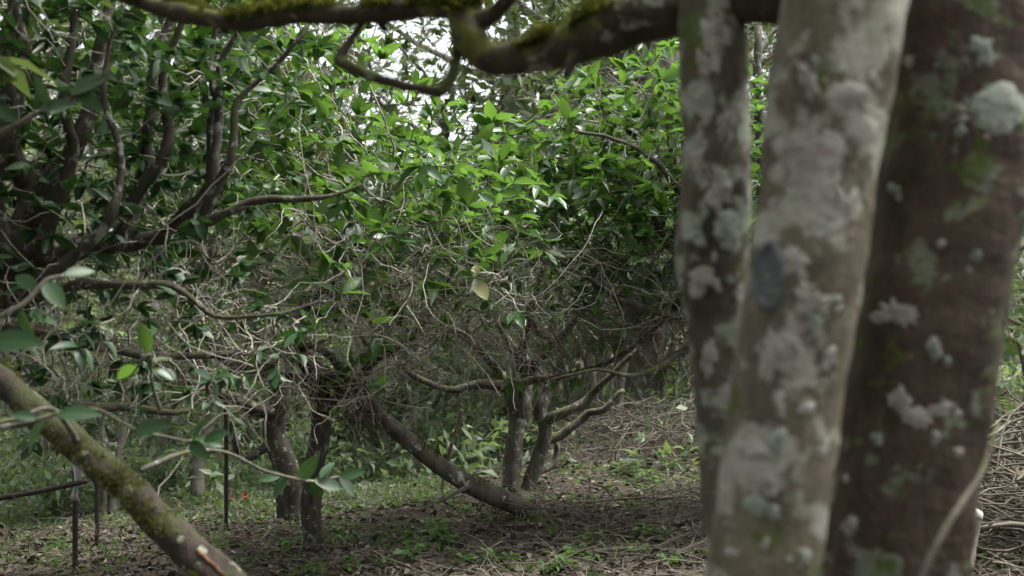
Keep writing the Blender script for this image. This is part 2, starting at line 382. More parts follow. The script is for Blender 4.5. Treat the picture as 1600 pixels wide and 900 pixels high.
def twig_mesh(name, pos, par, rad, best, n0, off=(0, 0, 0), sides=3):
    """one mesh of all grown chains"""
    rp = []; rr = []; ch = []; c = 0; n = len(pos)
    for k in range(n0, n):
        p = par[k]
        if p >= n0 and best[p] == k: continue
        rp.append(pos[p]); rr.append(min(rad[p], rad[k] * 1.15)); ch.append(c); j = k
        while j >= 0:
            rp.append(pos[j]); rr.append(rad[j] if best[j] >= 0 else rad[j] * .5); ch.append(c); j = best[j]
        c += 1
    rp = np.array(rp); rr = np.array(rr); ch = np.array(ch)
    same = ch[1:] == ch[:-1]; sg = nrm(rp[1:] - rp[:-1]) * same[:, None]
    t = np.zeros_like(rp); t[:-1] += sg; t[1:] += sg; t = nrm(t + 1e-6)
    ref = np.tile(np.array([.31, .52, .79]), (len(rp), 1)); N = nrm(np.cross(t, ref)); B = np.cross(t, N)
    a = np.arange(sides) * 2 * np.pi / sides
    v = rp[:, None] + rr[:, None, None] * (N[:, None] * np.cos(a)[None, :, None] + B[:, None] * np.sin(a)[None, :, None]) - np.array(off)
    i = np.nonzero(same)[0][:, None] * sides; j = np.arange(sides)[None]; j2 = (j + 1) % sides
    q = np.stack([i + j, i + j2, i + sides + j2, i + sides + j], -1).reshape(-1, 4)
    return mesh(name, v.reshape(-1, 3), q)
def leaf_sites(pos, par, depth_tip, n0, r, lo, hi, dens, tipn=4, L=(.085, .135), droop_low=True):
    """leaf positions/directions on the last segments; dens(p) -> 0..1 keeps"""
    idx = np.nonzero(depth_tip[n0:] <= 3)[0] + n0
    tips = depth_tip[idx] == 0
    cnt = np.where(tips, r.integers(max(1, tipn - 2), tipn + 2, len(idx)), (r.random(len(idx)) < .55).astype(int))
    cnt = cnt * (r.random(len(idx)) < dens(pos[idx]))
    k = np.repeat(idx, cnt); p = pos[k]; ax = nrm(pos[k] - pos[par[k]])
    n = len(k)
    hz = r.normal(size=(n, 3)); hz[:, 2] *= .5
    h = np.clip((p[:, 2] - lo) / (hi - lo), 0, 1)
    d = nrm(ax * .55 + nrm(hz) * .85 + np.array([0, 0, 1.0]) * (h * .75 - .38)[:, None])
    up = np.array([0, 0, 1.0]) + r.normal(size=(n, 3)) * .45
    ln = r.uniform(L[0], L[1], n) * np.where(r.random(n) < .28, .55, 1) * np.where(r.random(n) < .08, 1.25, 1)
    return p, d, up, ln
def skeleton(paths, step=.06):
    """paths: list of (rows xyz r) world; joins all points to one node list, each path linked to nearest earlier node"""
    pts = []; par = []
    for s in paths:
        s = np.asarray(s); seg = np.linalg.norm(np.diff(s[:, :3], axis=0), axis=1); L = np.concatenate([[0], np.cumsum(seg)])
        m = max(2, int(L[-1] / step)); tt = np.linspace(0, L[-1], m); q = np.stack([np.interp(tt, L, s[:, c]) for c in range(3)], -1)
        first = -1 if not pts else int(np.argmin(np.linalg.norm(np.array(pts) - q[0], axis=1)))
        for k, x in enumerate(q):
            par.append(first if k == 0 else len(pts) - 1); pts.append(x)
    return np.array(pts), np.array(par)
def crown_pts(c, R, n, r, inner=.0, flat=1.0, clip=None, hollow=.0):
    p = r.normal(size=(n * 3, 3)); p = nrm(p) * (r.random((n * 3, 1)) ** (1 / 2.6)); p = p[np.linalg.norm(p, axis=1) > hollow]
    lump = 1 + .18 * snoise(nrm(p), 3.2, int(r.integers(1000))); p = p * lump[:, None]
    p = p * np.array(R) + np.array(c)
    if clip is not None: p = p[clip(p)]
    return p[:n]

def build_tree(name, label, base, stems, limbs, crowns, bark_m, leaf_m, seed, dens, group=None, single=300, segs=3, step=.05, dk=.085, di=.5,
               L=(.085, .135), tipn=4, r0=.0017, twig_sides=3, sides=12, up=.12, jit=.32, maxn=16000, iters=75, bump=.14, cat='tree', wig=.012, smin=3, extra=0, zx=1e9):
    r = np.random.default_rng(seed); root = empty(name, base)
    tag(root, label, cat, group)
    paths = []
    for k, s in enumerate(stems):
        _, sp = limb('trunk', s, bark_m, root, 6, sides, bump, 8, seed + k, wig); paths.append(sp)
    for k, s in enumerate(limbs):
        _, sp = limb('limb', s, bark_m, root, 5, 8, bump * 1.2, 14, seed + 20 + k, wig * 1.4); paths.append(sp)
    sp, pa = skeleton(paths)
    A = np.vstack([crown_pts(c, R, n, r, clip=cl) for c, R, n, cl in crowns])
    pos, par = grow(sp, pa, A, step, di, dk, iters, up, jit, maxn, seed)
    n0 = len(sp); _, _, _, dt = finish(pos, par, n0, r0); lp, lq = pos, par
    if extra: pos, par = add_twiglets(pos, par, n0, extra, r, zmax=zx)
    rad, nch, best, _ = finish(pos, par, n0, r0)
    off = np.array(base)
    link('twigs', twig_mesh('twigs', pos, par, rad, best, n0, off, twig_sides), M['twig'], root, 'stuff')
    zs = A[:, 2]
    p, d, u, ln = leaf_sites(lp, lq, dt, n0, r, zs.min(), zs.max(), dens, tipn, L)
    if single:
        x, y, dd = proj(p); vis = (x > -20) & (x < 1620) & (y > -20) & (y < 920) & (dd > .5)
        _, _, z = leaf_frames(d, u); face = np.abs(np.sum(z * nrm(p - CAM), -1)) + .25
        sc = np.where(vis, ln / dd * face, 0); o = np.argsort(-sc); pick = o[:single]; pick = pick[sc[pick] > 0]; rest = np.setdiff1d(np.arange(len(p)), pick)
        leaf_objects(root, p[pick], d[pick], u[pick], ln[pick], leaf_m)
    else: rest = np.arange(len(p))
    link('foliage', leaf_mesh('foliage', p[rest] - off, d[rest], u[rest], ln[rest], segs), leaf_m, root, 'stuff')
    print(name, 'nodes', len(pos), 'leaves', len(p))
    return root, pos, par
def rows(*a): return np.array(a, float)
def down(px, py, w, d=None):
    """ground row for the foot of a trunk at a pixel"""
    p = GP(px, py); dd = (p - CAM) @ FWD; return p, dd

rcl = np.random.default_rng(8)
def lowclip(z, k): return lambda p: (p[:, 2] > z) | (rcl.random(len(p)) < k)
# --- big tea tree at the left edge
def densA(p): return np.clip(.6 + .45 * (p[:, 2] - 1.0), .5, .97)
bA = np.array([-2.35, 3.5, float(ground_z(-2.35, 3.5)) - .05])
stA = np.vstack([[*bA, .1], px_path([(-170, 760, 3.5, 130), (-90, 560, 3.4, 120), (-10, 440, 3.35, 115), (40, 350, 3.35, 95), (55, 260, 3.4, 75)], .56)])
lmA = [px_path([(40, 360, 3.35, 70), (95, 270, 3.3, 55), (135, 190, 3.3, 48), (150, 90, 3.35, 38), (190, -40, 3.4, 28)], .56),
       px_path([(20, 430, 3.35, 75), (110, 395, 3.35, 62), (180, 385, 3.4, 52), (215, 320, 3.45, 46), (235, 230, 3.45, 40), (238, 130, 3.45, 30), (270, 0, 3.5, 22)], .56),
       px_path([(160, 388, 3.4, 45), (250, 375, 3.35, 40), (300, 320, 3.3, 32), (330, 250, 3.3, 26), (345, 120, 3.3, 20), (400, -10, 3.3, 14)], .56),
       px_path([(240, 376, 3.35, 36), (330, 350, 3.2, 30), (400, 320, 3.15, 22), (470, 310, 3.1, 15), (560, 290, 3.1, 9)], .56),
       px_path([(45, 300, 3.38, 60), (20, 200, 3.3, 46), (40, 90, 3.3, 36), (20, -40, 3.3, 24)], .56),
       px_path([(-40, 480, 3.35, 60), (80, 450, 3.15, 40), (200, 440, 3.05, 30), (290, 455, 3.0, 22), (340, 490, 3.0, 17), (430, 490, 3.0, 12), (520, 470, 3.05, 7)], .56),
       px_path([(-60, 530, 3.4, 60), (60, 520, 3.5, 40), (180, 545, 3.6, 28), (300, 555, 3.7, 20), (420, 540, 3.8, 13)], .56),
       px_path([(70, 400, 3.3, 50), (85, 330, 3.2, 42), (110, 240, 3.15, 36), (100, 150, 3.1, 30), (120, 40, 3.1, 22), (110, -60, 3.1, 14)], .56),
       px_path([(190, 385, 3.35, 44), (200, 320, 3.25, 38), (262, 220, 3.2, 32), (255, 120, 3.2, 24), (300, -10, 3.2, 16)], .56),
       px_path([(290, 365, 3.3, 34), (330, 270, 3.25, 28), (340, 180, 3.25, 22), (330, 90, 3.25, 16), (350, -10, 3.25, 11)], .56),
       px_path([(300, 370, 3.3, 30), (360, 250, 3.2, 24), (375, 160, 3.2, 18), (440, 100, 3.2, 13), (480, 40, 3.2, 8)], .56),
       px_path([(10, 420, 3.3, 60), (-10, 300, 3.2, 44), (10, 180, 3.15, 36), (0, 60, 3.1, 26), (30, -50, 3.1, 16)], .56),
       px_path([(60, 440, 3.1, 40), (170, 350, 3.0, 28), (185, 250, 3.0, 22), (160, 140, 3.0, 16), (190, 20, 3.0, 10)], .56),
       px_path([(-90, 580, 3.4, 50), (40, 610, 3.6, 34), (170, 640, 3.8, 24), (300, 640, 4.0, 15)], .56)]
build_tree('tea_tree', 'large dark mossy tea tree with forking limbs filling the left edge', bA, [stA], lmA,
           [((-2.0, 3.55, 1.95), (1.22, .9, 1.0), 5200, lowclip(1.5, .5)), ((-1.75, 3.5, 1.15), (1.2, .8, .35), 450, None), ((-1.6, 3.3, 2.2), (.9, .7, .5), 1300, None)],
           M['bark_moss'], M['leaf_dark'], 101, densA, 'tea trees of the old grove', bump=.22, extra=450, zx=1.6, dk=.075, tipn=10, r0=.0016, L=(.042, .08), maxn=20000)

# --- twin trunk tea tree left of centre
b1, d1 = down(488, 862, 0); b2, d2 = down(452, 815, 0)
stB = [np.vstack([[*(b1 - [0, 0, .05]), .068], px_path([(490, 800, d1, 44), (492, 730, d1, 40), (502, 660, d1, 38), (498, 610, d1 - .05, 40), (480, 560, d1, 34)], .74)]),
       np.vstack([[*(b2 - [0, 0, .05]), .072], px_path([(450, 770, d2, 46), (440, 710, d2, 48), (428, 660, d2, 48), (438, 610, d2, 42), (425, 560, d2, 32)], .74)])]
lmB = [px_path([(500, 640, d1, 34), (545, 610, d1 - .2, 26), (590, 560, d1 - .3, 20), (650, 520, d1 - .4, 14), (700, 440, d1 - .4, 9)], .74),
       px_path([(498, 612, d1, 32), (470, 545, d1 - .3, 26), (480, 480, d1 - .5, 21), (540, 420, d1 - .6, 15), (600, 330, d1 - .6, 9)], .74),
       px_path([(492, 600, d1, 32), (400, 580, d1 - .4, 24), (330, 545, d1 - .6, 19), (300, 480, d1 - .6, 14), (330, 400, d1 - .6, 9)], .74),
       px_path([(432, 650, d2, 34), (380, 630, d2 - .2, 26), (330, 600, d2 - .2, 18), (280, 520, d2 - .2, 12)], .74),
       px_path([(436, 600, d2, 34), (470, 520, d2 + .1, 24), (500, 430, d2 + .1, 18), (520, 330, d2, 12), (560, 220, d2, 8)], .74),
       px_path([(430, 580, d2, 34), (400, 500, d2, 24), (420, 400, d2, 18), (400, 300, d2, 12), (420, 210, d2, 8)], .74),
       px_path([(420, 690, d2, 22), (395, 715, d2 - .1, 16), (372, 700, d2 - .15, 12), (362, 660, d2 - .2, 9)], .74)]
def densB(p): return np.clip(.15 + 1.0 * (p[:, 2] - 1.15), .12, .97)
build_tree('tea_tree', 'tea tree on two dark trunks standing left of the leaning trunk', b1 * .5 + b2 * .5, stB, lmB,
           [((-.95, 5.0, 1.6), (1.1, .72, .80), 3800, lowclip(1.55, .4)), ((-1.35, 4.8, 2.35), (.75, .6, .55), 1100, None)], M['bark_moss'], M['leaf'], 202, densB, 'tea trees of the old grove', dk=.08, extra=1000, zx=1.65, L=(.078, .13), r0=.0019, tipn=7)

# --- centre tea tree
b1, d1 = down(802, 768, 0); b2, d2 = down(822, 764, 0)
stC = [np.vstack([[*(b1 - [0, 0, .05]), .068], px_path([(800, 735, d1, 38), (804, 690, d1, 36), (806, 645, d1, 38), (796, 605, d1, 34), (780, 585, d1, 26)], .74)]),
       np.vstack([[*(b2 - [0, 0, .05]), .058], px_path([(838, 725, d2, 32), (850, 680, d2, 30), (846, 640, d2, 28), (856, 600, d2, 22)], .74)])]
lmC = [px_path([(808, 650, d1, 34), (822, 615, d1, 30), (820, 570, d1, 26), (790, 530, d1 - .2, 20), (760, 450, d1 - .3, 14), (770, 330, d1 - .3, 9)], .74),
       px_path([(796, 608, d1, 28), (760, 596, d1 - .2, 22), (710, 610, d1 - .3, 16), (650, 590, d1 - .4, 12), (600, 540, d1 - .5, 8)], .74),
       px_path([(852, 660, d2, 26), (880, 645, d2 - .1, 22), (915, 625, d2 - .1, 20), (950, 590, d2 - .2, 15), (1000, 540, d2 - .3, 10)], .74),
       px_path([(848, 690, d2, 24), (880, 680, d2, 20), (915, 650, d2, 18), (945, 640, d2 - .1, 14), (975, 610, d2 - .1, 10)], .74),
       px_path([(838, 735, d2, 22), (865, 722, d2 + .1, 16), (868, 690, d2 + .1, 12)], .74),
       px_path([(822, 590, d1, 26), (860, 540, d1 - .3, 18), (900, 500, d1 - .5, 14), (960, 420, d1 - .6, 9)], .74),
       px_path([(780, 588, d1, 22), (740, 540, d1 - .5, 16), (690, 500, d1 - .7, 12), (650, 400, d1 - .8, 8)], .74),
       px_path([(810, 575, d1, 24), (830, 480, d1 - .5, 16), (860, 380, d1 - .6, 12), (850, 280, d1 - .6, 8)], .74),
       px_path([(800, 600, d1, 20), (870, 590, d1 - .9, 13), (960, 560, d1 - 1.2, 10), (1040, 500, d1 - 1.4, 7)], .74)]
def densC(p): return np.clip(.12 + 1.0 * (p[:, 2] - 1.2), .10, .97)
build_tree('tea_tree', 'tea tree with a pale forked trunk standing at the centre', b1, stC, lmC,
           [((.0, 6.2, 1.65), (1.35, .8, .80), 4800, lowclip(1.6, .33))], M['bark_tea'], M['leaf'], 303, densC, 'tea trees of the old grove', dk=.085, maxn=20000, extra=850, zx=1.65, L=(.08, .135), r0=.002, tipn=7)

# --- tea tree behind the foreground stems
bD = GP(1290, 800); dD = (bD - CAM) @ FWD
stD = [np.vstack([[*(bD - [0, 0, .05]), .1], px_path([(1270, 700, dD, 62), (1240, 600, dD, 56), (1200, 530, dD, 48), (1160, 500, dD - .05, 40)], .74)])]
lmD = [px_path([(1170, 505, dD, 34), (1100, 480, dD - .1, 26), (1060, 492, dD - .2, 21), (1000, 480, dD - .3, 15), (930, 440, dD - .4, 10), (870, 400, dD - .4, 6)], .74),
       px_path([(1190, 520, dD, 34), (1110, 420, dD, 26), (1055, 390, dD - .1, 20), (1020, 330, dD - .2, 15), (1030, 260, dD - .2, 12), (1010, 150, dD - .2, 8)], .74),
       px_path([(1160, 500, dD, 34), (1090, 380, dD, 24), (1060, 300, dD, 19), (1046, 200, dD, 14), (1060, 80, dD, 9)], .74),
       px_path([(1180, 515, dD, 30), (1080, 330, dD - .3, 18), (1030, 260, dD - .5, 12), (960, 220, dD - .6, 9), (880, 200, dD - .6, 6)], .74),
       px_path([(1200, 530, dD, 40), (1190, 380, dD, 30), (1190, 200, dD, 22), (1185, 40, dD, 14)], .74),
       px_path([(1220, 560, dD, 40), (1350, 450, dD, 28), (1500, 380, dD + .1, 24), (1590, 385, dD + .2, 18), (1680, 330, dD + .2, 10)], .74),
       px_path([(1200, 545, dD, 26), (1090, 540, dD - .2, 16), (1000, 585, dD - .4, 11), (930, 575, dD - .5, 8), (850, 600, dD - .5, 6)], .74)]
def densD(p): return np.clip(.2 + 1.0 * (p[:, 2] - 1.25), .15, .97)
build_tree('tea_tree', 'tea tree with arching bare twigs behind the lichen spotted stems', bD, stD, lmD,
           [((1.45, dD - .1, 1.8), (1.25, .75, .95), 4200, lowclip(1.6, .45)), ((.75, dD - .2, 2.2), (.65, .6, .6), 1400, None)], M['bark_tea'], M['leaf'], 404, densD, 'tea trees of the old grove', dk=.085, extra=1000, zx=1.65, L=(.078, .13), r0=.0019, tipn=7)

# ------------------------------------------------------------------ foreground tree (three stems, mossy branch)
fb = np.array([.38, 1.32, float(ground_z(.38, 1.32))])
FG = empty('foreground_tree', fb); tag(FG, 'large tree with three lichen spotted stems close by at the right', 'tree')
def stem_obj(name, pr, material, seed, bump, bottom=None, sides=56, n=22):
    pth = px_path(pr)
    if bottom is not None: pth = np.vstack([[bottom], pth])
    s = spline(pth, n); v, q, t = tube(s[:, :3], s[:, 3], sides, bump, 16, seed)
    o = link(name, mesh(name, v - fb, q, t), material, FG)
    polys = [tuple(a) for a in q] ; bv = BVHTree.FromPolygons([Vector(a) for a in v], polys)
    return o, bv
mid, bv_mid = stem_obj('stem', [(1160, 1250, 1.26, 200), (1175, 1050, 1.25, 180), (1190, 900, 1.25, 172), (1205, 800, 1.25, 170), (1217, 700, 1.25, 174), (1230, 600, 1.25, 171), (1246, 500, 1.25, 177), (1262, 400, 1.25, 178), (1276, 300, 1.25, 173), (1287, 200, 1.25, 184), (1303, 100, 1.25, 190), (1319, 0, 1.25, 187), (1345, -150, 1.26, 180), (1380, -500, 1.3, 150), (1400, -1200, 1.5, 100)], M['bark_mid'], 5, .04, [.33, 1.27, -.1, .12])
rgt, bv_rgt = stem_obj('stem', [(1360, 1250, 1.40, 260), (1378, 1050, 1.40, 240), (1392, 900, 1.40, 228), (1405, 800, 1.40, 220), (1418, 700, 1.40, 216), (1434, 600, 1.40, 216), (1452, 500, 1.40, 218), (1467, 400, 1.40, 224), (1481, 300, 1.40, 226), (1491, 200, 1.40, 220), (1498, 100, 1.40, 216), (1504, 0, 1.40, 214), (1530, -150, 1.42, 205), (1620, -500, 1.5, 180), (1750, -1200, 1.7, 120)], M['bark_right'], 9, .05, [.46, 1.42, -.1, .14])
lft, bv_lft = stem_obj('stem', [(1165, 1100, 1.42, 70), (1148, 900, 1.44, 80), (1138, 780, 1.46, 80), (1132, 700, 1.47, 78), (1127, 600, 1.48, 82), (1121, 500, 1.48, 94), (1112, 400, 1.48, 110), (1119, 300, 1.48, 103), (1119, 200, 1.48, 99), (1114, 100, 1.48, 108), (1113, 0, 1.48, 104), (1118, -150, 1.48, 95), (1080, -500, 1.5, 80), (1000, -1200, 1.6, 50)], M['bark_left'], 15, .07, [.36, 1.38, -.1, .05])
# slender pale vine climbing against the right stem
vine = limb('vine', px_path([(1380, 1080, 1.16, 26), (1440, 905, 1.18, 20), (1478, 825, 1.2, 18), (1508, 778, 1.24, 16), (1535, 735, 1.3, 13), (1560, 660, 1.36, 9)], .62), M['bark_lean'], None, 6, 8, .08, 30, 3)[0]
tag(vine, 'slender pale bare stem crossing in front of the dark right trunk', 'vine')
# mossy branch sweeping across the top
bra = limb('branch', px_path([(1300, 20, 1.32, 80), (1200, 2, 1.40, 74), (1110, 8, 1.55, 74), (1040, 22, 1.58, 78), (960, 38, 1.6, 78), (900, 66, 1.62, 70), (850, 82, 1.64, 58), (795, 92, 1.66, 52), (757, 88, 1.67, 56), (735, 55, 1.68, 62), (728, 10, 1.70, 58), (742, -45, 1.72, 46), (760, -140, 1.75, 36)]), M['bark_branch'], FG, 12, 20, .13, 22, 31)[0]
bra2 = limb('branch', px_path([(735, 25, 1.70, 40), (690, 12, 1.72, 36), (620, 17, 1.76, 33), (540, 24, 1.8, 31), (460, 23, 1.84, 29), (380, 34, 1.88, 30), (310, 26, 1.92, 28), (240, 10, 1.96, 24), (185, -10, 2.0, 18), (120, -60, 2.05, 12)]), M['bark_branch'], FG, 9, 14, .15, 26, 37)[0]
limb('branch', px_path([(735, 40, 1.69, 34), (770, 22, 1.66, 27), (800, -10, 1.62, 24), (830, -70, 1.6, 18)]), M['bark_branch'], FG, 7, 12, .14, 26, 41)
limb('hanging_twig', px_path([(722, 45, 1.69, 22), (716, 80, 1.70, 17), (706, 118, 1.71, 16), (690, 142, 1.72, 17), (660, 139, 1.73, 15), (615, 130, 1.74, 15), (575, 117, 1.76, 16), (545, 103, 1.77, 17), (529, 93, 1.78, 18), (540, 75, 1.79, 15), (556, 52, 1.8, 11), (572, 25, 1.81, 9)]), M['bark_branch'], FG, 7, 10, .18, 40, 43)
limb('stub', px_path([(905, 78, 1.60, 30), (893, 98, 1.59, 24), (884, 118, 1.58, 14)]), M['bark_branch'], FG, 5, 10, .2, 40, 47)
limb('stub', px_path([(590, 25, 1.78, 16), (598, 40, 1.78, 15), (603, 48, 1.78, 12)]), M['bark_branch'], FG, 5, 9, .2, 40, 49)
# lichen crusts and the branch scar as raised patches on the stems
def patch(name, stem, bv, px, py, w, h, rot, material, seed, rough=.25, thick=.0022, rings=5, seg=44, depress=False):
    r = np.random.default_rng(seed); a = np.linspace(0, 2 * np.pi, seg, endpoint=False)
    R = 1 + sum(1.15 * rough / k ** .8 * np.sin(k * a + r.uniform(0, 6.28)) * r.uniform(.4, 1) for k in range(2, 16)); V = []
    for i in range(rings + 1):
        f = i / rings
        for k in range(seg):
            x = f * R[k] * w * .5 * math.cos(a[k]); y = f * R[k] * h * .5 * math.sin(a[k])
            c, s = math.cos(rot), math.sin(rot); qx, qy = px + x * c - y * s, py + x * s + y * c
            d = Vector(ray(qx, qy)).normalized(); hit = bv.ray_cast(Vector(CAM), d)
            if hit[0] is None: return None
            n = hit[1]; n = -n if n.dot(d) > 0 else n
            prof = (1 - f ** 4) * (1 + .25 * (f > 0) * r.normal()) if not depress else (1.1 * math.exp(-((f - .84) / .12) ** 2) + .35 + .06 * math.sin(f * 26) + .05 * (f > 0) * r.normal())
            V.append(np.array(hit[0] + n * (thick * prof - (.0012 if f == 1 else 0) + .0004)))
    Q = []
    for i in range(rings):
        for k in range(seg): Q.append((i * seg + k, (i + 1) * seg + k, (i + 1) * seg + (k + 1) % seg, i * seg + (k + 1) % seg))
    o = link(name, mesh(name, np.array(V) - fb, Q), material, None); o.parent = stem; return o
LI, LG = M['lichen'], M['lichen_green']
for k, (px, py, w, h, rt, mm, rg) in enumerate([(1265, 255, 120, 130, .3, LI, .3), (1215, 245, 44, 150, .15, LI, .35), (1250, 40, 60, 95, .1, LG, .3), (1262, 125, 22, 70, -.3, LI, .4), (1330, 150, 60, 50, .4, LI, .4), (1345, 205, 44, 90, .1, LI, .4),
        (1200, 560, 30, 70, .1, LI, .45), (1230, 545, 50, 34, .2, LI, .4), (1295, 560, 22, 40, .1, LI, .4), (1217, 690, 32, 46, .1, LG, .3), (1188, 710, 38, 20, .1, LI, .35), (1200, 756, 30, 32, 0, LI, .2), (1180, 790, 40, 36, .2, LG, .2), (1208, 800, 22, 22, 0, LG, .2),
        (1150, 735, 36, 44, .2, LG, .5), (1143, 865, 22, 20, 0, LI, .3), (1260, 640, 26, 26, 0, LI, .3), (1270, 470, 60, 44, .3, LI, .5), (1320, 330, 50, 70, .2, LI, .4), (1240, 410, 40, 60, .0, LI, .5), (1258, 870, 22, 30, 0, LG, .3)]):
    patch('lichen_patch', mid, bv_mid, px, py, w, h, rt, mm, 600 + k, rg)
patch('branch_scar', mid, bv_mid, 1203, 433, 50, 116, .02, M['scar'], 700, .05, .0045, 14, 40, True)
for k, (px, py, w, h, rt, mm, rg) in enumerate([(1560, 170, 96, 84, .2, LG, .12), (1535, 78, 40, 44, .4, LG, .4), (1500, 205, 24, 20, 0, LG, .3), (1408, 628, 34, 52, -.3, LI, .35), (1432, 652, 60, 30, .35, LI, .4), (1468, 640, 56, 20, -.2, LI, .35), (1494, 648, 16, 20, 0, LI, .2), (1460, 545, 24, 40, -.3, LG, .2),
        (1480, 565, 14, 16, 0, LI, .2), (1462, 684, 18, 22, 0, LG, .3), (1328, 822, 26, 34, 0, LI, .25), (1370, 686, 18, 24, 0, LG, .3), (1498, 708, 16, 18, 0, LI, .2), (1400, 490, 60, 44, .3, LI, .5), (1525, 400, 18, 22, 0, LG, .3), (1340, 530, 30, 50, .1, LG, .5)]):
    patch('lichen_patch', rgt, bv_rgt, px, py, w, h, rt, mm, 640 + k, rg)
for k, (px, py, w, h, rt, mm, rg) in enumerate([(1118, 60, 44, 90, .1, LI, .4), (1138, 190, 30, 64, .25, LI, .35), (1125, 295, 36, 74, -.1, LI, .4), (1137, 360, 48, 66, 0, LG, .2), (1095, 438, 46, 50, .2, LI, .35), (1090, 250, 22, 40, 0, LI, .4), (1108, 560, 26, 60, 0, LI, .4), (1098, 100, 18, 50, 0, LI, .4)]):
    patch('lichen_patch', lft, bv_lft, px, py, w, h, rt, mm, 680 + k, rg)
rq_ = np.random.default_rng(9)
for st_, bv_, x0, x1, sl_, cnt in ((mid, bv_mid, 1120, 1260, .19, 46), (rgt, bv_rgt, 1300, 1480, .19, 12), (lft, bv_lft, 1085, 1150, -.0, 20)):
    for k in range(cnt):
        py = rq_.uniform(5, 890); px = rq_.uniform(x0, x1) + (900 - py) * sl_ * .75 * (sl_ > 0); w = rq_.uniform(5, 24) * rq_.uniform(.5, 1)
        patch('lichen_patch', st_, bv_, px, py, w, w * rq_.uniform(.7, 2.0), rq_.uniform(-.5, .5), (LI, LG)[int(rq_.random() < .35)], 1000 + k + cnt * 50, .45, .0016, 3, 20)
# its crown overhead
r7 = np.random.default_rng(77)
ct = [px_path([(1345, -150, 1.26, 120), (1000, -900, 1.6, 60), (700, -1300, 1.7, 40)]), px_path([(1530, -150, 1.42, 120), (1900, -1200, 1.7, 60), (2300, -1700, 1.9, 40)]), px_path([(1118, -150, 1.48, 60), (900, -900, 2.0, 40), (800, -1300, 2.3, 24)])]
for k, s in enumerate(ct): limb('limb', s, M['bark_right'], FG, 6, 8, .1, 9, 80 + k, .02)
sp, pa = skeleton([spline(s, 6) for s in ct])
A = crown_pts((.7, 1.1, 3.25), (1.9, 1.8, .75), 2200, r7, clip=lambda p: p[:, 2] > 2.75 - .0 * p[:, 1])
pos, par = grow(sp, pa, A, .08, 1.0, .14, 60, .1, .3, 8000, 77); rad, nch, best, dt = finish(pos, par, len(sp), .002)
link('twigs', twig_mesh('twigs', pos, par, rad, best, len(sp), fb), M['twig'], FG, 'stuff')
p, d, u, ln = leaf_sites(pos, par, dt, len(sp), r7, 2.5, 4, lambda p: np.full(len(p), .5), 4)
link('crown', leaf_mesh('crown', p - fb, d, u, ln, 2), M['leaf'], FG, 'stuff')

# moss tufts
def moss_on(obj_list, parent, n, seed, L=(.006, .016), zmin=.25, off=fb, thr=.1):
    r = np.random.default_rng(seed); Ps = []; Ns = []
    for o in obj_list:
        me = o.data; nv = len(me.vertices); co = np.empty(nv * 3); me.vertices.foreach_get('co', co); no = np.empty(nv * 3); me.vertices.foreach_get('normal', no)
        Ps.append(co.reshape(-1, 3)); Ns.append(no.reshape(-1, 3))
    Pn = np.vstack(Ps); Nn = np.vstack(Ns); ok = (Nn[:, 2] > zmin) & (snoise(Pn, 14, seed) + .5 * snoise(Pn, 40, seed + 1) > thr)
    ids = np.nonzero(ok)[0]; ids = r.choice(ids, n); p = Pn[ids] + r.normal(size=(n, 3)) * .004; d = nrm(Nn[ids] + r.normal(size=(n, 3)) * .6)
    return link('moss', leaf_mesh('moss', p, d, r.normal(size=(n, 3)), r.uniform(L[0], L[1], n), 2, .8), M['moss'], parent, 'stuff')
moss_on([bra, bra2], FG, 16000, 5, (.006, .018), .15, fb, .05)

# ------------------------------------------------------------------ leaning logs
pth = px_path([(-300, 360, 3.1, 40), (-60, 545, 2.7, 41), (0, 594, 2.62, 42), (100, 677, 2.5, 45), (200, 764, 2.4, 48), (300, 858, 2.3, 52), (380, 938, 2.22, 54)], 1.08)
e = pth[-1, :3]; dr = nrm(pth[-1, :3] - pth[-2, :3]); t = (e[2] - ground_z(e[0] + .4, e[1] - .2) + .04) / -dr[2]
pth = np.vstack([pth, [*(e + dr * t * .5), .047], [*(e + dr * t), .05]])
lb = pth[-1, :3].copy(); LOG = empty('mossy_log', lb); tag(LOG, 'thick mossy leaning log crossing the lower left corner', 'log')
lo_, ls = limb('trunk', pth, M['bark_log'], LOG, 20, 32, .15, 17, 61, .006)
moss_on([lo_], LOG, 9000, 62, (.004, .012), -.2, lb, .12)
lv = np.empty(len(lo_.data.vertices) * 3); lo_.data.vertices.foreach_get('co', lv); lv = lv.reshape(-1, 3) + lb
lq = [tuple(p.vertices) for p in lo_.data.polygons]; bv_log = BVHTree.FromPolygons([Vector(a) for a in lv], lq)
_fb = fb; fb = lb
for k, (px, py, w, h, rt, mm, rg) in enumerate([(306, 826, 60, 10, .72, M['split'], .3), (342, 866, 50, 7, .72, M['split'], .35), (330, 880, 70, 7, .72, M['split'], .3)]):
    patch('split_wood', lo_, bv_log, px, py, w, h, rt, mm, 800 + k, rg, .004)
fb = _fb
for k, pp in enumerate([[(120, 690, 2.42, 12), (80, 640, 2.3, 8), (20, 655, 2.2, 6), (-60, 665, 2.1, 5)]]):
    limb('twig', px_path(pp), M['bark_tea'], LOG, 6, 6, .1, 30, 66 + k, .004)

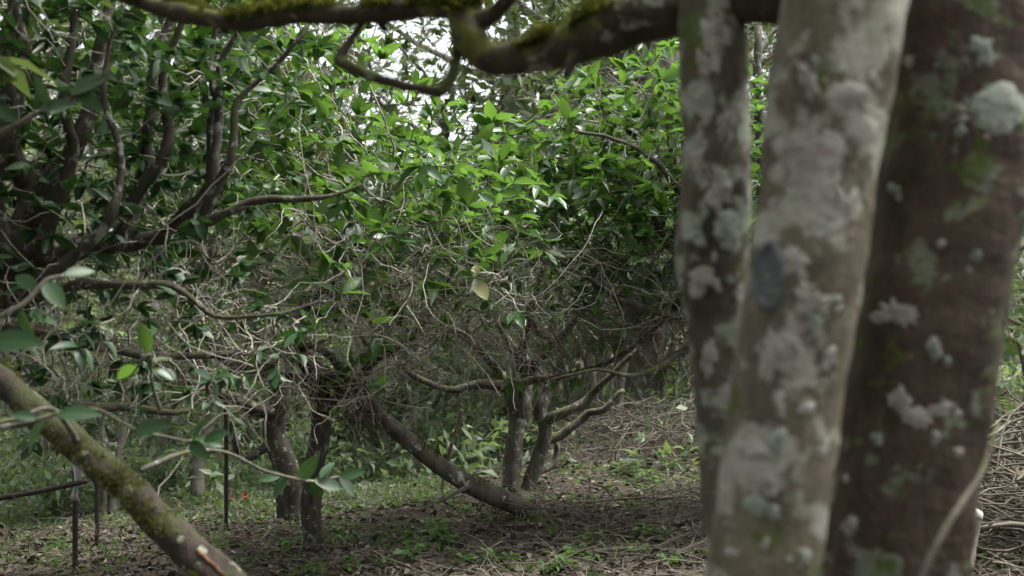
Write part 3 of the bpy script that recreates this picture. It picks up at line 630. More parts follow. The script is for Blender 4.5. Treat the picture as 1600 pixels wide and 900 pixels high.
gp = GP(838, 806); gd = (gp - CAM) @ FWD
pth = np.vstack([px_path([(430, 520, gd - .6, 22), (480, 560, gd - .5, 30), (530, 600, gd - .4, 36), (590, 648, gd - .3, 40), (640, 690, gd - .22, 43), (690, 730, gd - .15, 45), (740, 760, gd - .1, 46), (790, 782, gd - .05, 46), (826, 800, gd, 44)], .64), [[*(gp + [.22, -.06, -.16]), .07]]])
LT2 = empty('leaning_trunk', gp); tag(LT2, 'grey bare trunk leaning from the ground up to the left, centre', 'log')
lt_, _ = limb('trunk', pth, M['bark_lean'], LT2, 10, 18, .09, 9, 71)
limb('side_branch', px_path([(640, 690, gd - .2, 20), (600, 655, gd - .4, 15), (570, 600, gd - .5, 12), (585, 560, gd - .5, 9), (560, 520, gd - .5, 6)]), M['bark_lean'], LT2, 6, 8, .14, 16, 73, .01)
limb('side_branch', px_path([(560, 622, gd - .38, 20), (520, 560, gd - .6, 14), (470, 540, gd - .8, 10), (400, 560, gd - 1., 7)]), M['bark_lean'], LT2, 6, 8, .14, 16, 74, .01)
limb('side_branch', px_path([(735, 758, gd - .15, 13), (690, 782, gd - .3, 9), (650, 800, gd - .4, 6)], .6), M['bark_lean'], LT2, 6, 7, .14, 16, 75, .01)
moss_on([lt_], LT2, 2500, 72, (.006, .014), .3, gp, .35)

# ------------------------------------------------------------------ leafy low sprays near the camera, belonging to nobody else
def spray(name, label, pth, clusters, seed, material, Lr=(.085, .12)):
    r = np.random.default_rng(seed); s = px_path(pth); base = s[0, :3]; root = empty(name, base); tag(root, label, 'twig')
    limb('stem', s, M['bark_tea'], root, 7, 6, .12, 40, seed, .006)
    for (px, py, dd, dx, dy, L) in clusters:
        p = P(px, py, dd)[None]; q = P(px + dx, py + dy, dd + r.uniform(-.05, .05))[None]
        leaf_objects(root, p, q - p, np.array([[r.normal() * .5, -.9 + r.normal() * .3, .6 + r.normal() * .3]]), np.array([np.linalg.norm(q - p)]), material)
    return root
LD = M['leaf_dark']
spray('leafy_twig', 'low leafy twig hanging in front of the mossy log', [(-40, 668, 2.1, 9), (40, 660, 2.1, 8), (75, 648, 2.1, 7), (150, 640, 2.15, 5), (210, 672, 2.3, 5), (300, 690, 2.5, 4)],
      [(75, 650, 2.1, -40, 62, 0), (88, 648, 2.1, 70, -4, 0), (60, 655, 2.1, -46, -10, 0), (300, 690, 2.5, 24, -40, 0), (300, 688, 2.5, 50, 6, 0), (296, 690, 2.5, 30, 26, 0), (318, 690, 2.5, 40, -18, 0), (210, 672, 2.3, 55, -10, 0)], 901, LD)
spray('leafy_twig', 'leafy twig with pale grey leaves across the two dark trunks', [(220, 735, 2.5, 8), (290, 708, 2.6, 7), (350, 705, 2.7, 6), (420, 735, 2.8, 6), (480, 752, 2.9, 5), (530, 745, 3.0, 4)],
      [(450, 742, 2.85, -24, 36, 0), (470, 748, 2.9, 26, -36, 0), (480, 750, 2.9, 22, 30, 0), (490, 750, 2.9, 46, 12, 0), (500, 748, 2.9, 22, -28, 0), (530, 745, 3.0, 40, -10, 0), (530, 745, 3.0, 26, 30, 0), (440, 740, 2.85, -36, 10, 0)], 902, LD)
spray('leafy_twig', 'twig with one round green leaf above the mossy log', [(250, 640, 2.6, 6), (238, 590, 2.55, 5), (232, 552, 2.5, 4), (200, 590, 2.5, 4)],
      [(232, 550, 2.5, -12, -46, 0), (238, 565, 2.5, 34, -8, 0), (236, 575, 2.5, 36, 16, 0), (215, 572, 2.5, -30, 16, 0)], 903, M['leaf'])
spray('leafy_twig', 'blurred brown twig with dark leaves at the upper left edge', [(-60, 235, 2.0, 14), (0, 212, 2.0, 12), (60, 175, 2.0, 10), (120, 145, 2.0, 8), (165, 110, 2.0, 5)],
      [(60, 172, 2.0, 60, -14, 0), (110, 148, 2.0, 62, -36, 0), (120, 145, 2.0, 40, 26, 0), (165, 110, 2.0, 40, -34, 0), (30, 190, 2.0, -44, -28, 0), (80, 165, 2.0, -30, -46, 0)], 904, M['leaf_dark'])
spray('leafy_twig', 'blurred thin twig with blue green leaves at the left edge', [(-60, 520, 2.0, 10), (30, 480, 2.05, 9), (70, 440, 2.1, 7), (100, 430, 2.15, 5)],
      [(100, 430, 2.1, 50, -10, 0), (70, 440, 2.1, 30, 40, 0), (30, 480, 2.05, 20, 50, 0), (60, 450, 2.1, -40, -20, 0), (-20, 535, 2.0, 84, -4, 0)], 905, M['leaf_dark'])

# ------------------------------------------------------------------ background trees
def proto_tree(name, label, seed, stems, H, R, natt, leafm, group, barkm, dens, L=(.09, .14), zc=1.6, step=.08, dk=.145, segs=2, r0=.0022, limbs=5):
    r = np.random.default_rng(seed); st = []; lm = []
    for (ox, oy, tx, ty, rr, h) in stems:
        st.append(rows([ox, oy, -.1, rr * 1.5], [ox + tx * .2, oy + ty * .2, h * .3, rr * 1.05], [ox + tx * .5 + r.normal() * .04, oy + ty * .5, h * .65, rr * .9], [ox + tx, oy + ty, h, rr * .65]))
    for k in range(limbs):
        s = stems[k % len(stems)]; a = k * 2.4 + r.uniform(0, 1); h = s[5] * r.uniform(.6, .95); q = h / s[5]
        o = np.array([s[0] + s[2] * q, s[1] + s[3] * q, h]); L_ = R * r.uniform(.5, .8)
        lm.append(rows([*o, s[4] * .6], [*(o + [L_ * .35 * math.cos(a), L_ * .35 * math.sin(a), .12]), s[4] * .45], [*(o + [L_ * .75 * math.cos(a + .3), L_ * .75 * math.sin(a + .3), .35]), s[4] * .28], [*(o + [L_ * math.cos(a + .2), L_ * math.sin(a + .2), .7]), s[4] * .14]))
    return build_tree(name, label, (0, 0, 0), st, lm, [((0, 0, zc), (R, R, H - zc), natt, None)], barkm, leafm, seed, dens, group, 0, segs, step, dk, .8, L, 8, r0, 3, 8, .1, .3, 9000, 60, .12, 'tree', .02, extra=200)[0]
dn = lambda p: np.clip(.8 + .3 * (p[:, 2] - 1.0), .7, 1)
GB = 'tea trees in the background of the grove'
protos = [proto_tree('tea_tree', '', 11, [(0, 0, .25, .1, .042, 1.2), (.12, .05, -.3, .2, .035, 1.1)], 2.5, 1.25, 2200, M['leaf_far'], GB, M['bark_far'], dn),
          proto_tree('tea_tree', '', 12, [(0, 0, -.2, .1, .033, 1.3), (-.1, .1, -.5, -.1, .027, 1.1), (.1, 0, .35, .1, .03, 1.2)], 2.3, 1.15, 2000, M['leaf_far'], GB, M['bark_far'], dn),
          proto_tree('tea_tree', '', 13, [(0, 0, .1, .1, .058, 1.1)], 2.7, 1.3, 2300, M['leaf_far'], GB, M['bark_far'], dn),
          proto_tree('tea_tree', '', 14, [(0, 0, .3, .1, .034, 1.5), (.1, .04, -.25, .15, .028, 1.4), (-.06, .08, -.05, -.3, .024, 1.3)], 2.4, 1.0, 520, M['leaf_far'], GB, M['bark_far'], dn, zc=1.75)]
used = [False] * 4
def place(k, x, y, rz, s, label):
    o = protos[k] if not used[k] else copy_tree(protos[k]); used[k] = True
    o.location = (x, y, float(ground_z(x, y))); o.rotation_euler = (0, 0, rz); o.scale = (s, s, s); o['label'] = label; o['group'] = GB
    return o
def at(px, d): return (px - 800) / FPX * d
spots = [(2, at(310, 8.6), 8.6, .3, .95, 'thick stemmed tea tree beyond the red flowers at left'),
         (3, at(178, 7.6), 7.6, 1.0, .8, 'slim twin stemmed tea tree behind the mossy log'),
         (3, at(612, 11.4), 11.4, 2.0, .9, 'thin stemmed tea tree beyond the pale grass left of centre'),
         (3, at(930, 10.2), 10.2, 4.0, 1.0, 'pale twisted tea tree behind the twig heap right of centre'),
         (3, at(1075, 10.0), 10.0, 5.2, 1.0, 'slender multi stemmed tea tree just left of the lichen spotted stems'),
         (1, at(1590, 7.6), 7.6, 2.9, 1.0, 'thin stemmed tea tree at the right edge behind the brush pile'),
         (0, -3.9, 6.4, 2.6, 1.15, 'leafy tea tree right behind the left edge tree'),
         (3, at(1010, 12.0), 12.0, .9, 1.0, 'slim stemmed tea tree beside the thick forest trunk'),
         (3, at(900, 11.6), 11.6, 3.4, 1.0, 'slim stemmed tea tree far behind the centre trunk'),
         (3, at(1085, 12.6), 12.6, 1.4, 1.05, 'slim stemmed tea tree far back beside the lichen spotted stems'),
         (3, at(700, 12.2), 12.2, 4.4, 1.0, 'slim stemmed tea tree far back above the leaning trunk'),
         (3, at(545, 13.6), 13.6, 5.4, .95, 'slim stemmed tea tree far back left of the leaning trunk'),
         (3, at(90, 9.4), 9.4, 1.7, 1.0, 'slim stemmed tea tree far back behind the steel posts'),
         (3, at(655, 10.2), 10.2, 1.9, .9, 'slim bare stemmed tea tree above the lower end of the leaning trunk'),
         (3, at(740, 10.6), 10.6, 3.3, .95, 'slim bare stemmed tea tree just left of the centre trunk'),
         (3, at(965, 9.9), 9.9, .6, .95, 'slim bare stemmed tea tree on the twig heap'),
         (3, at(1045, 11.0), 11.0, 2.7, 1.0, 'slim bare stemmed tea tree right of the thick forest trunk'),
         (3, at(860, 12.8), 12.8, 4.9, 1.0, 'slim bare stemmed tea tree far behind the forked centre trunk'),
         (3, at(250, 9.0), 9.0, 4.1, .9, 'slim bare stemmed tea tree left of the red blossoms'),
         (3, at(580, 12.4), 12.4, 5.9, 1.0, 'slim bare stemmed tea tree far down the pale slope'),
         (2, at(1500, 9.5), 9.5, 3.9, 1.05, 'tea tree hidden mostly behind the dark right trunk')]
for s in spots: place(*s)
far = [(-2.6, -1.8), (2.2, -2.0), (-.2, -3.0), (3.6, 1.2), (-6.4, 11), (-4.2, 11.4), (-2.7, 12.2), (-1.2, 12.8), (-5.4, 13.4), (-3.4, 14.2), (-1.9, 14.8), (-.2, 14.2), (-7.5, 14.5), (-.3, 17), (1.9, 14.5), (3.4, 12.8), (5.6, 10.5), (5.3, 15), (-3.6, 17.5), (4.0, 19), (-6.5, 19.5)]
r = np.random.default_rng(4)
for k, (x, y) in enumerate(far): place(k % 3, x, y, r.uniform(0, 6.28), r.uniform(.85, 1.15), 'unseen tea tree added out of frame to block frontal light' if y < 2 else 'pale leafy tea tree far back in the grove, ' + ('left of the centre trunk' if x < 0 else 'right of the centre trunk'))  # the ones near the viewpoint are unseen, added to cut frontal sky light

GT = 'tall forest trees behind the grove'
def tall(seed, H, R, lean, natt, dens=.62):
    r = np.random.default_rng(seed)
    st = [rows([0, 0, -.3, .19], [lean * .2, 0, 1.5, .15], [lean * .5, .1, H * .4, .125], [lean * .8, 0, H * .7, .08], [lean, 0, H * .95, .03])]; lm = []
    for k in range(9):
        a = k * 2.4 + r.uniform(0, .8); h = H * r.uniform(.28, .75); q = h / H; o = np.array([lean * q, 0, h]); l = R * r.uniform(.6, .95)
        lm.append(rows([*o, .06], [*(o + [l * .4 * math.cos(a), l * .4 * math.sin(a), .5]), .042], [*(o + [l * .8 * math.cos(a + .3), l * .8 * math.sin(a + .3), 1.2]), .022], [*(o + [l * math.cos(a + .1), l * math.sin(a + .1), 1.9]), .01]))
    return build_tree('forest_tree', '', (0, 0, 0), st, lm, [((lean * .7, 0, H * .66), (R, R, H * .42), natt, None)], M['bark_far'], M['leaf_tall'], seed, lambda p: np.full(len(p), dens), GT, 0, 2, .2, .24, 2.2, (.11, .19), 7, .0035, 3, 12, .1, .3, 9000, 50, .1, 'tree', .03)[0]
tp = [tall(21, 9, 2.6, .6, 4200), tall(22, 11, 3.2, -.8, 5000), tall(23, 6.8, 2.7, .3, 5200, 1.0)]
tu = [False] * 3
for k, x, y, rz, s, lb_ in [(0, at(745, 17), 17, 0, 1.35, 'tall forest tree with a pale mossy trunk in the bright gap'), (1, at(600, 24), 24, .6, 1.0, 'tall forest tree left of the pale trunk in the bright gap'),
                            (1, at(1005, 11.3), 11.3, 2.2, 1.1, 'tall forest tree with a thick trunk behind the twig heap'), (2, at(400, 15), 15, 2.2, 1.3, 'dense tall forest tree just left of the bright gap'), (2, at(980, 14.5), 14.5, .2, 1.3, 'dense tall forest tree behind the arching tea twigs'), (2, at(1010, 19), 19, 1.2, 1.4, 'dense tall forest tree far behind the lichen spotted stems'), (2, at(250, 13), 13, 3.2, 1.3, 'dense tall forest tree behind the left edge tea tree'), (1, -6.5, 19, 2, 1, ''), (0, -11, 17, 4, 1.1, ''), (1, 4.5, 22, 1, 1, ''), (0, 8, 18, 3, 1.1, ''), (2, -4.2, -2.2, .5, 1.15, 'unseen tree added behind the viewpoint on the left to block light'), (2, -.8, -4.2, 2.5, 1.25, 'unseen tree added straight behind the viewpoint to block light'), (2, 2.8, -3.4, 4.0, 1.2, 'unseen tree added behind the viewpoint on the right to block light'), (2, 5.6, .2, 5.4, 1.1, 'unseen tree added right of the lichen spotted stems to block light'), (2, -3.9, 4.6, 1.0, .95, 'unseen tall tree added beyond the left edge tree to shade it'), (2, -2.6, 1.75, 2.0, .9, 'unseen tall tree added left of the log to shade the left edge tree'),  # out-of-frame trees are added to block frontal light and darken the left
                            (0, 11, 24, 1, 1.2, ''), (1, -13, 26, 3, 1.1, ''),  (0, -7.5, 31, 2, 1.2, ''), (1, 8.5, 32, 4, 1.2, '')]:
    o = tp[k] if not tu[k] else copy_tree(tp[k]); tu[k] = True
    o.location = (x, y, float(ground_z(x, y))); o.rotation_euler = (0, 0, rz); o.scale = (s,) * 3; o['label'] = lb_ or ('tall leafy forest tree rising far behind the tea trees, ' + ('left of the bright gap' if x < -1.5 else 'right of the bright gap'))

GS = 'pale shrubs in the background'
def shrub(seed, H, R, nst, nl):
    r = np.random.default_rng(seed); root = empty('shrub', (0, 0, 0)); tag(root, '', 'shrub', GS); LP = []; 
    for k in range(nst):
        a = r.uniform(0, 6.28); l = r.uniform(.3, 1) * R; h = H * r.uniform(.55, 1); pth = np.array([[.05 * math.cos(a), .05 * math.sin(a), -.05, .010], [l * .35 * math.cos(a), l * .35 * math.sin(a), h * .45, .007], [l * math.cos(a + .3), l * math.sin(a + .3), h, .003]])
        _, sp = limb('stem', pth, M['twig'], root, 5, 4, .05, 9, seed + k, .02); LP.append(sp[3:, :3])
    B = np.vstack(LP); p = B[r.integers(0, len(B), nl)] + r.normal(size=(nl, 3)) * [.14, .14, .12]; p[:, 2] = np.abs(p[:, 2])
    link('foliage', leaf_mesh('foliage', p, r.normal(size=(nl, 3)) + [0, 0, .3], r.normal(size=(nl, 3)) * .5 + [0, 0, 1], r.uniform(.06, .13, nl), 2), M['leaf_far'], root, 'stuff'); return root
sp_ = [shrub(31, 1.0, .55, 12, 900), shrub(32, .7, .5, 10, 700)]; su = [False, False]; r = np.random.default_rng(44)
SH = [(-3.9, 6.6), (-3.4, 7.6), (-4.3, 7.9), (-3.0, 8.6), (-4.8, 9.8), (-3.6, 9.9), (-2.2, 9.9), (-1.5, 10.8), (-.6, 10.2), (-2.9, 11.2), (-1.0, 12.0), (.2, 11.2), (-.1, 13), (.9, 12.2), (1.9, 11.6), (-3.8, 13.6), (-2.2, 14.4), (2.8, 10.6), (3.9, 10.0), (4.6, 8.2), (3.4, 13.8), (.9, 15.2), (-5.4, 12.6), (-4.9, 7.2), (-.9, 14.8), (4.9, 11.6)]
for k, (x, y) in enumerate(SH):
    o = sp_[k % 2] if not su[k % 2] else copy_tree(sp_[k % 2]); su[k % 2] = True; z_ = r.uniform(.6, .95)
    o.location = (x, y, float(ground_z(x, y))); o.rotation_euler = (0, 0, r.uniform(0, 6.28)); o.scale = (z_,) * 3
    o['label'] = 'pale leafy shrub behind the tea trunks, ' + ('behind the mossy log' if x / y < -.38 else 'between the two dark trunks and the leaning trunk' if x / y < -.11 else 'near the centre trunk' if x / y < .08 else 'towards the right')

# far-off wood that closes the view
r = np.random.default_rng(55); n = 26000
a = r.uniform(-1.15, 1.15, n); dd = r.uniform(24, 46, n) ; x = np.sin(a) * dd; y = np.cos(a) * dd
h = 8.0 + 2.2 * np.sin(x * .37 + 1) + 1.6 * np.sin(x * .83); z = ground_z(x, y) + h * r.random(n) ** .8
p = np.stack([x, y, z], -1)
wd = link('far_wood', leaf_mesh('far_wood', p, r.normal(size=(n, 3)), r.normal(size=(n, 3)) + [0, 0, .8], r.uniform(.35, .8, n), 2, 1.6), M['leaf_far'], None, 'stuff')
tag(wd, 'pale green mass of far woodland closing the view', 'woodland')
wd['kind'] = 'stuff'
# low undergrowth between background trees
n = 34000; x = r.uniform(-9, 7, n); y = r.uniform(7.6, 22, n); kp = (snoise(np.stack([x, y, y * 0], -1), .9, 8) > -.35 + .5 * (y < 9.2)); x, y = x[kp], y[kp]; n = len(x)
z = ground_z(x, y) + r.random(n) ** 2 * .42
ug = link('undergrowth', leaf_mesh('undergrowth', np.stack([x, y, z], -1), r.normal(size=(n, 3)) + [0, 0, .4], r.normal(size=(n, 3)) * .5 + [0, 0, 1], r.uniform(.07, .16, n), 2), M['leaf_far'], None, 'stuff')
tag(ug, 'low pale undergrowth between the background trees', 'undergrowth'); ug['kind'] = 'stuff'

# ------------------------------------------------------------------ ground litter
def scatter(n, y0, y1, r, wmul=.62):
    y = y0 + (y1 - y0) * r.random(n) ** 1.5; x = r.uniform(-1, 1, n) * (y * wmul + .3); return x, y
r = np.random.default_rng(66); n = 42000
x, y = scatter(n, 3.6, 12, r)
p = np.stack([x, y, ground_z(x, y) + r.uniform(.002, .022, n)], -1); d = r.normal(size=(n, 3)); d[:, 2] *= .25; u = np.array([0, 0, 1.]) + r.normal(size=(n, 3)) * .4; ln = r.uniform(.03, .075, n)
px_, py_, pd_ = proj(p); sc = np.where((px_ > 0) & (px_ < 1600) & (py_ < 900), ln / pd_ * np.abs(u[:, 1] * .5 + .6), 0); o = np.argsort(-sc); big = o[:240]; rest = o[240:]
lt = link('leaf_litter', leaf_mesh('leaf_litter', p[rest], d[rest], u[rest], ln[rest], 2, 1.15), M['litter'], None, 'stuff'); tag(lt, 'carpet of dry brown fallen leaves on the forest floor', 'leaf litter'); lt['kind'] = 'stuff'
FM = []
for k, (fo, dr_, wi) in enumerate([(.35, .25, .42), (-.3, -.3, .46), (.5, .1, .38)]):
    T, Q, UV = leaf_template(5, fo, dr_, wi); me = mesh('fallen_leaf', T, Q, None, UV); me.materials.append(M['litter']); FM.append(me)
X_, Y_, Z_ = leaf_frames(d[big], u[big])
for k, i in enumerate(big):
    ob = bpy.data.objects.new('fallen_leaf', FM[k % 3]); col.objects.link(ob); ob.location = p[i]; ob.rotation_mode = 'QUATERNION'
    ob.rotation_quaternion = Matrix((X_[k], Y_[k], Z_[k])).transposed().to_quaternion(); ob.scale = (ln[i],) * 3
    tag(ob, 'single dry curled brown leaf lying on the forest floor', 'leaf', 'dry leaves fallen on the forest floor')
# grass and tiny herbs
n = 60000; x, y = scatter(n, 3.8, 13, r, .75); pn = np.stack([x, y, y * 0], -1)
k = snoise(pn, 1.7, 21) + .6 * snoise(pn, 4.5, 22) + 1.1 * ((y > 6.9) & (y < 9.5) & (x < -.5)) + .55 * ((y > 7.4) & (x > .2)) - .1 * (y < 6) > .2; x, y = x[k], y[k]; n = len(x)
p = np.stack([x, y, ground_z(x, y)], -1); d = r.normal(size=(n, 3)) * .8 + [0, 0, .7]
gr = link('grass', leaf_mesh('grass', p, d, r.normal(size=(n, 3)) + [0, 0, 1], r.uniform(.02, .06, n), 2, .8), M['weed'], None, 'stuff'); tag(gr, 'patches of short pale green grass and herbs on the floor', 'grass'); gr['kind'] = 'stuff'
n = 16000; x = r.uniform(-4.6, -.4, n); y = r.uniform(6.9, 10.5, n); k = snoise(np.stack([x, y, y * 0], -1), 1.1, 23) > -.35; x, y = x[k], y[k]; n = len(x)
p = np.stack([x, y, ground_z(x, y)], -1); d = r.normal(size=(n, 3)) * .8 + [0, 0, .6]
g2 = link('grass', leaf_mesh('grass', p, d, r.normal(size=(n, 3)) + [0, 0, 1], r.uniform(.03, .08, n), 2, .8), M['leaf_far'], None, 'stuff'); tag(g2, 'bright pale grass strip beyond the two dark trunks', 'grass'); g2['kind'] = 'stuff'
# twig litter
def crooked(L, r0, r, segs=5, bend=.10):
    t = np.linspace(0, 1, segs + 1); p = np.stack([t * L, np.cumsum(r.normal(size=segs + 1)) * bend * L * .5, np.cumsum(r.normal(size=segs + 1)) * bend * L * .3], -1)
    return p - p.mean(0), r0 * (1 - .6 * t)
V = []; Q = []; o = 0; n = 2600; x, y = scatter(n, 4.0, 11.5, r)
bm_ = 1.0
for k in range(n):
    L = r.uniform(.12, .6); p, rr = crooked(L, r.uniform(.0015, .004), r); v, q, _ = tube(p, rr, 3, cap=False)
    a = r.uniform(0, 6.28); b = r.normal() * .18; R = Matrix.Rotation(a, 3, 'Z') @ Matrix.Rotation(b, 3, 'Y'); v = v @ np.array(R).T
    hb = .08 * math.exp(-((y[k] - 8.8) / 1.2) ** 2) * (x[k] > .2)
    v += [x[k], y[k], float(ground_z(x[k], y[k])) + .015 + abs(r.normal()) * (.03 + hb) + abs(b) * L * .3]; V.append(v); Q.append(q + o); o += len(v)
tl = link('twig_litter', mesh('twig_litter', np.vstack(V), np.vstack(Q)), M['stick'], None, 'stuff'); tag(tl, 'thin dry twigs strewn all over the forest floor', 'twigs'); tl['kind'] = 'stuff'
SM = []
for k in range(10):
    p, rr = crooked(1.0, .012, r, 8, .13); v, q, t = tube(spline(np.c_[p, rr], 2)[:, :3], spline(np.c_[p, rr], 2)[:, 3], 6, .15, 12, k)
    if k % 2:
        pp = np.array([p[4], p[4] + [.12, .1, .06], p[4] + [.3, .18, .1]]); v2, q2, t2 = tube(pp, [.007, .005, .003], 5); q = np.vstack([q, q2 + len(v)]); t = np.vstack([t, t2 + len(v)]); v = np.vstack([v, v2])
    me = mesh('fallen_stick', v, q, t); me.materials.append(M['stick']); SM.append(me)
def stick(name, loc, rz, ry, L, th, parent=None, k=None):
    ob = bpy.data.objects.new(name, SM[int(r.integers(10)) if k is None else k]); col.objects.link(ob)
    if parent is not None: ob.parent = parent; loc = np.array(loc) - parent_loc(parent)
    ob.location = loc; ob.rotation_euler = (r.uniform(0, 6.28), ry, rz); ob.scale = (L, L * th, L * th); return ob
for k in range(150):
    x_, y_ = scatter(1, 4.4, 8.2, r); x_, y_ = float(x_[0]), float(y_[0])
    if x_ < -.6 and r.random() < .6: x_ = abs(x_)
    L = r.uniform(.3, .9)
    s_ = stick('fallen_stick', (x_, y_, float(ground_z(x_, y_)) + .02 + r.random() * .04), r.uniform(0, 6.28), r.normal() * .1, L, r.uniform(.28, .6))
    tag(s_, 'crooked dry stick lying on the forest floor', 'stick', 'dry sticks strewn on the forest floor')
for px, py, L, th, rz, lb_ in [(1020, 868, .62, 2.2, .1, 'thick pale dead branch piece lying near the front right'), (1000, 790, .9, 1.3, -.2, 'long pale stick lying across the middle of the floor'), (1085, 708, .3, 3.4, .05, 'short pale log piece on the twig heap by the stems'), (960, 840, .9, 1.4, -.7, 'brown bent branch lying left of the thick pale piece'), (720, 790, .7, 1.0, .2, 'thin white stick beneath the leaning trunk'), (1090, 850, .8, 1.8, 1.2, 'yellowish branch leaning beside the lichen spotted stems')]:
    g_ = GP(px, py) + [0, 0, .03]; dv = np.array([math.cos(rz), math.sin(rz), .03]); sv = np.array([-math.sin(rz), math.cos(rz), .2])
    pf = np.array([[*(g_ + dv * L * (t_ - .5) + sv * L * .05 * math.sin(t_ * 5 + rz * 7)), .0085 * th * L ** .5 * (1 - .45 * t_)] for t_ in np.linspace(0, 1, 7)])
    root = empty('fallen_branch', g_); tag(root, lb_, 'branch'); limb('stem', pf, M['bark_tea'], root, 4, 8, .15, 25, int(px), .008)
    limb('side_twig', np.array([[*pf[3, :3], .004 * th], [*(pf[3, :3] + dv * .1 + sv * .08), .003 * th], [*(pf[3, :3] + dv * .24 + sv * .12 + [0, 0, .03]), .0015 * th]]), M['bark_tea'], root, 4, 6, .1, 25, int(px) + 1, .006)
for k in range(40):
    q_ = gp + [r.normal() * .16 + .05, r.normal() * .16, 0]
    s_ = stick('fallen_stick', (q_[0], q_[1], float(ground_z(q_[0], q_[1])) + .02 + r.random() * .06), r.uniform(0, 6.28), r.normal() * .25, r.uniform(.25, .6), r.uniform(.3, .6))
    tag(s_, 'dry stick heaped at the foot of the leaning trunk', 'stick', 'dry sticks heaped at the leaning trunk')
# brush heaps
def heap(label, c, R, H, n, Lr, th):
    root = empty('brush_pile', (c[0], c[1], float(ground_z(c[0], c[1])))); tag(root, label, 'brush pile')
    for k in range(n):
        a = r.uniform(0, 6.28); f = math.sqrt(r.random()); x_, y_ = c[0] + R[0] * f * math.cos(a), c[1] + R[1] * f * math.sin(a)
        z_ = float(ground_z(x_, y_)) + .02 + H * (1 - f ** 2) * r.random()
        stick('stick', (x_, y_, z_), r.uniform(0, 6.28), r.normal() * .28, r.uniform(*Lr), r.uniform(*th), root)
heap('big tangled pile of cut branches at the right edge', (2.75, 5.2), (.75, .9), .75, 290, (.45, 1.2), (.3, .9))
heap('low heap of dry twigs on the rise right of centre', (1.2, 8.6), (1.0, .65), .3, 295, (.35, .9), (.35, .75))
heap('loose scatter of brushwood beside the lichen spotted stems', (1.1, 6.3), (.75, .8), .12, 220, (.25, .7), (.3, .6))
# pale topped cut stump stick in the right pile
cs = P(1522, 830, 4.4); root = empty('cut_branch', cs); tag(root, 'cut branch with a white end sticking out of the right pile', 'branch')
limb('shaft', px_path([(1508, 890, 4.3, 24), (1516, 845, 4.38, 22), (1524, 806, 4.4, 20)]), M['bark_far'], root, 5, 10, .1, 20, 91)
limb('cut_end', px_path([(1524, 808, 4.398, 21.5), (1526, 800, 4.4, 20), (1527, 797, 4.4, 14)]), M['cut'], root, 3, 10, .05, 20, 92)
# weeds
WM = []
for k in range(4):
    rr_ = np.random.default_rng(300 + k); m_ = 22; a = rr_.uniform(0, 6.28, m_); h = rr_.uniform(.01, .11, m_)
    p = np.stack([np.cos(a) * .03, np.sin(a) * .03, h], -1); d = np.stack([np.cos(a), np.sin(a), rr_.uniform(.0, .7, m_)], -1)
    me = leaf_mesh('weed', p, d, np.tile([0, 0, 1.], (m_, 1)) + rr_.normal(size=(m_, 3)) * .3, rr_.uniform(.05, .11, m_), 3, 1.3); me.materials.append(M['weed']); WM.append(me)
wp = [(px + r.normal() * 14, py + r.normal() * 8) for px, py in [(870, 880), (905, 885), (940, 878), (900, 860), (860, 895), (930, 893), (990, 888), (1010, 893), (700, 845), (730, 815), (690, 830), (720, 835), (560, 890), (600, 885), (760, 885), (800, 880), (1000, 735), (1040, 740), (980, 750), (1060, 720), (1020, 760), (640, 880), (540, 815), (530, 850), (660, 860), (1010, 840), (1060, 845), (740, 895), (480, 880), (420, 870), (950, 770), (1000, 780)]]
for k, (px, py) in enumerate(wp):
    g_ = GP(px, py); ob = bpy.data.objects.new('weed', WM[k % 4]); col.objects.link(ob); ob.location = g_; ob.rotation_euler = (0, 0, r.uniform(0, 6)); s_ = r.uniform(.4, .85); ob.scale = (s_,) * 3
    tag(ob, 'small bright green herb seedling on the forest floor', 'weed', 'green herb seedlings on the floor')

# ------------------------------------------------------------------ posts, rail, rag, flowers, stake
def post(px, py, top, w, label):
    g_ = GP(px, py); dd = (g_ - CAM) @ FWD; root = empty('steel_post', g_); tag(root, label, 'post', 'dark steel posts at left')
    t_ = P(px - 1, top, dd); rr_ = w * .5 * dd / FPX
    limb('shaft', np.array([[*(g_ - [0, 0, .15]), rr_], [*(g_ * .5 + t_ * .5), rr_], [*t_, rr_]]), M['metal'], root, 5, 8, .04, 30, int(px))
    limb('cap', np.array([[*(t_ + [0, 0, -.01]), rr_ * 1.25], [*(t_ + [0, 0, .012]), rr_ * 1.25]]), M['metal'], root, 2, 8, 0, 30, 1)
    return g_, dd
p1, dp1 = post(118, 896, 690, 8.4, 'nearest dark steel post with the pale rag, under the mossy log')
post(152, 852, 720, 6.6, 'short dark steel post just right of the post with the rag')
post(354, 828, 630, 6.4, 'dark steel post standing left of the two dark trunks')
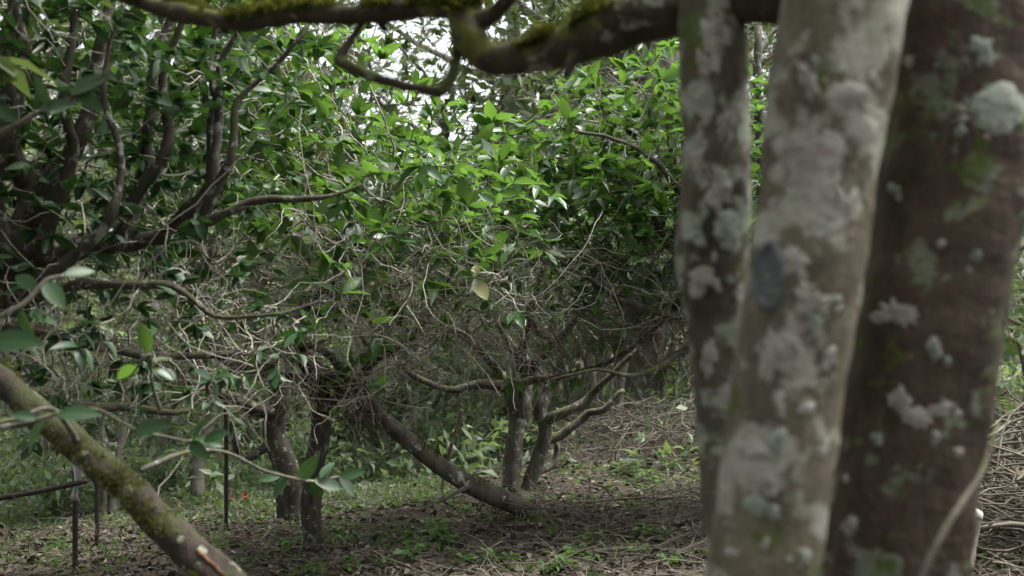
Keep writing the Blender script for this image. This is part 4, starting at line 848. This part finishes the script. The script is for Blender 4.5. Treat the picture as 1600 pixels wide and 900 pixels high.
rail = limb('rail', px_path([(-80, 792, dp1 + .05, 12), (0, 778, dp1, 12), (60, 768, dp1 - .03, 11), (112, 757, dp1 - .06, 10), (135, 752, dp1 - .06, 9)], .8), M['metal'], None, 5, 8, .08, 20, 95)[0]
tag(rail, 'dark wooden rail running from the left edge to the nearest post', 'rail')
# rag: folded strip hanging at the post
rg = []; rq = []
for i in range(9):
    f = i / 8; x0 = 116 + 5 * math.sin(f * 5) + f * 6; yy = 716 + 66 * f; hw = 5.5 + 2 * math.sin(f * 7)
    for s_ in (-1, -.3, .3, 1): rg.append(P(x0 + s_ * hw, yy, dp1 - .05 - .012 * math.cos(s_ * 4 + f * 3)))
for i in range(8):
    for s_ in range(3): k = i * 4 + s_; rq.append((k, k + 1, k + 5, k + 4))
rag = link('rag', mesh('rag', np.array(rg), rq), M['rag']); sm = rag.modifiers.new('thick', 'SOLIDIFY'); sm.thickness = .004
tag(rag, 'pale torn cloth strip hanging from the nearest steel post', 'rag')
def flower(px, py, size, label):
    g_ = GP(px, 800); dd = 7.6; c = P(px, py, dd); root = empty('red_flower', (c[0], c[1], float(ground_z(c[0], c[1])))); tag(root, label, 'flower')
    b = np.array(root.location); limb('stem', np.array([[*b, .004], [*(b * .5 + c * .5 + [.01, 0, 0]), .003], [*c, .0025]]), M['weed'], root, 4, 5, 0, 9, 1)
    n_ = 6; a = np.arange(n_) * 6.283 / n_; d = np.stack([np.cos(a), -.5 + 0 * a, np.sin(a) * .8], -1)
    for k in range(n_):
        o_ = link('petal', leaf_mesh('petal', (c - b)[None], d[k:k + 1], np.array([[0, -1., .3]]), np.array([size]), 3, 1.9), M['red'], root)
flower(384, 774, .027, 'red blossom on a stem just right of the steel post')
flower(361, 776, .014, 'smaller red blossom half hidden beside the steel post')
gs = GP(688, 772); ds = (gs - CAM) @ FWD
tag(limb('stake', np.vstack([[*(gs - [0, 0, .1]), .014], px_path([(694, 745, ds, 6), (704, 700, ds, 6), (716, 662, ds, 6), (722, 640, ds, 5)])]), M['bark_right'], None, 5, 7, .1, 20, 97)[0], 'thin dark stake leaning behind the leaning trunk', 'stake')
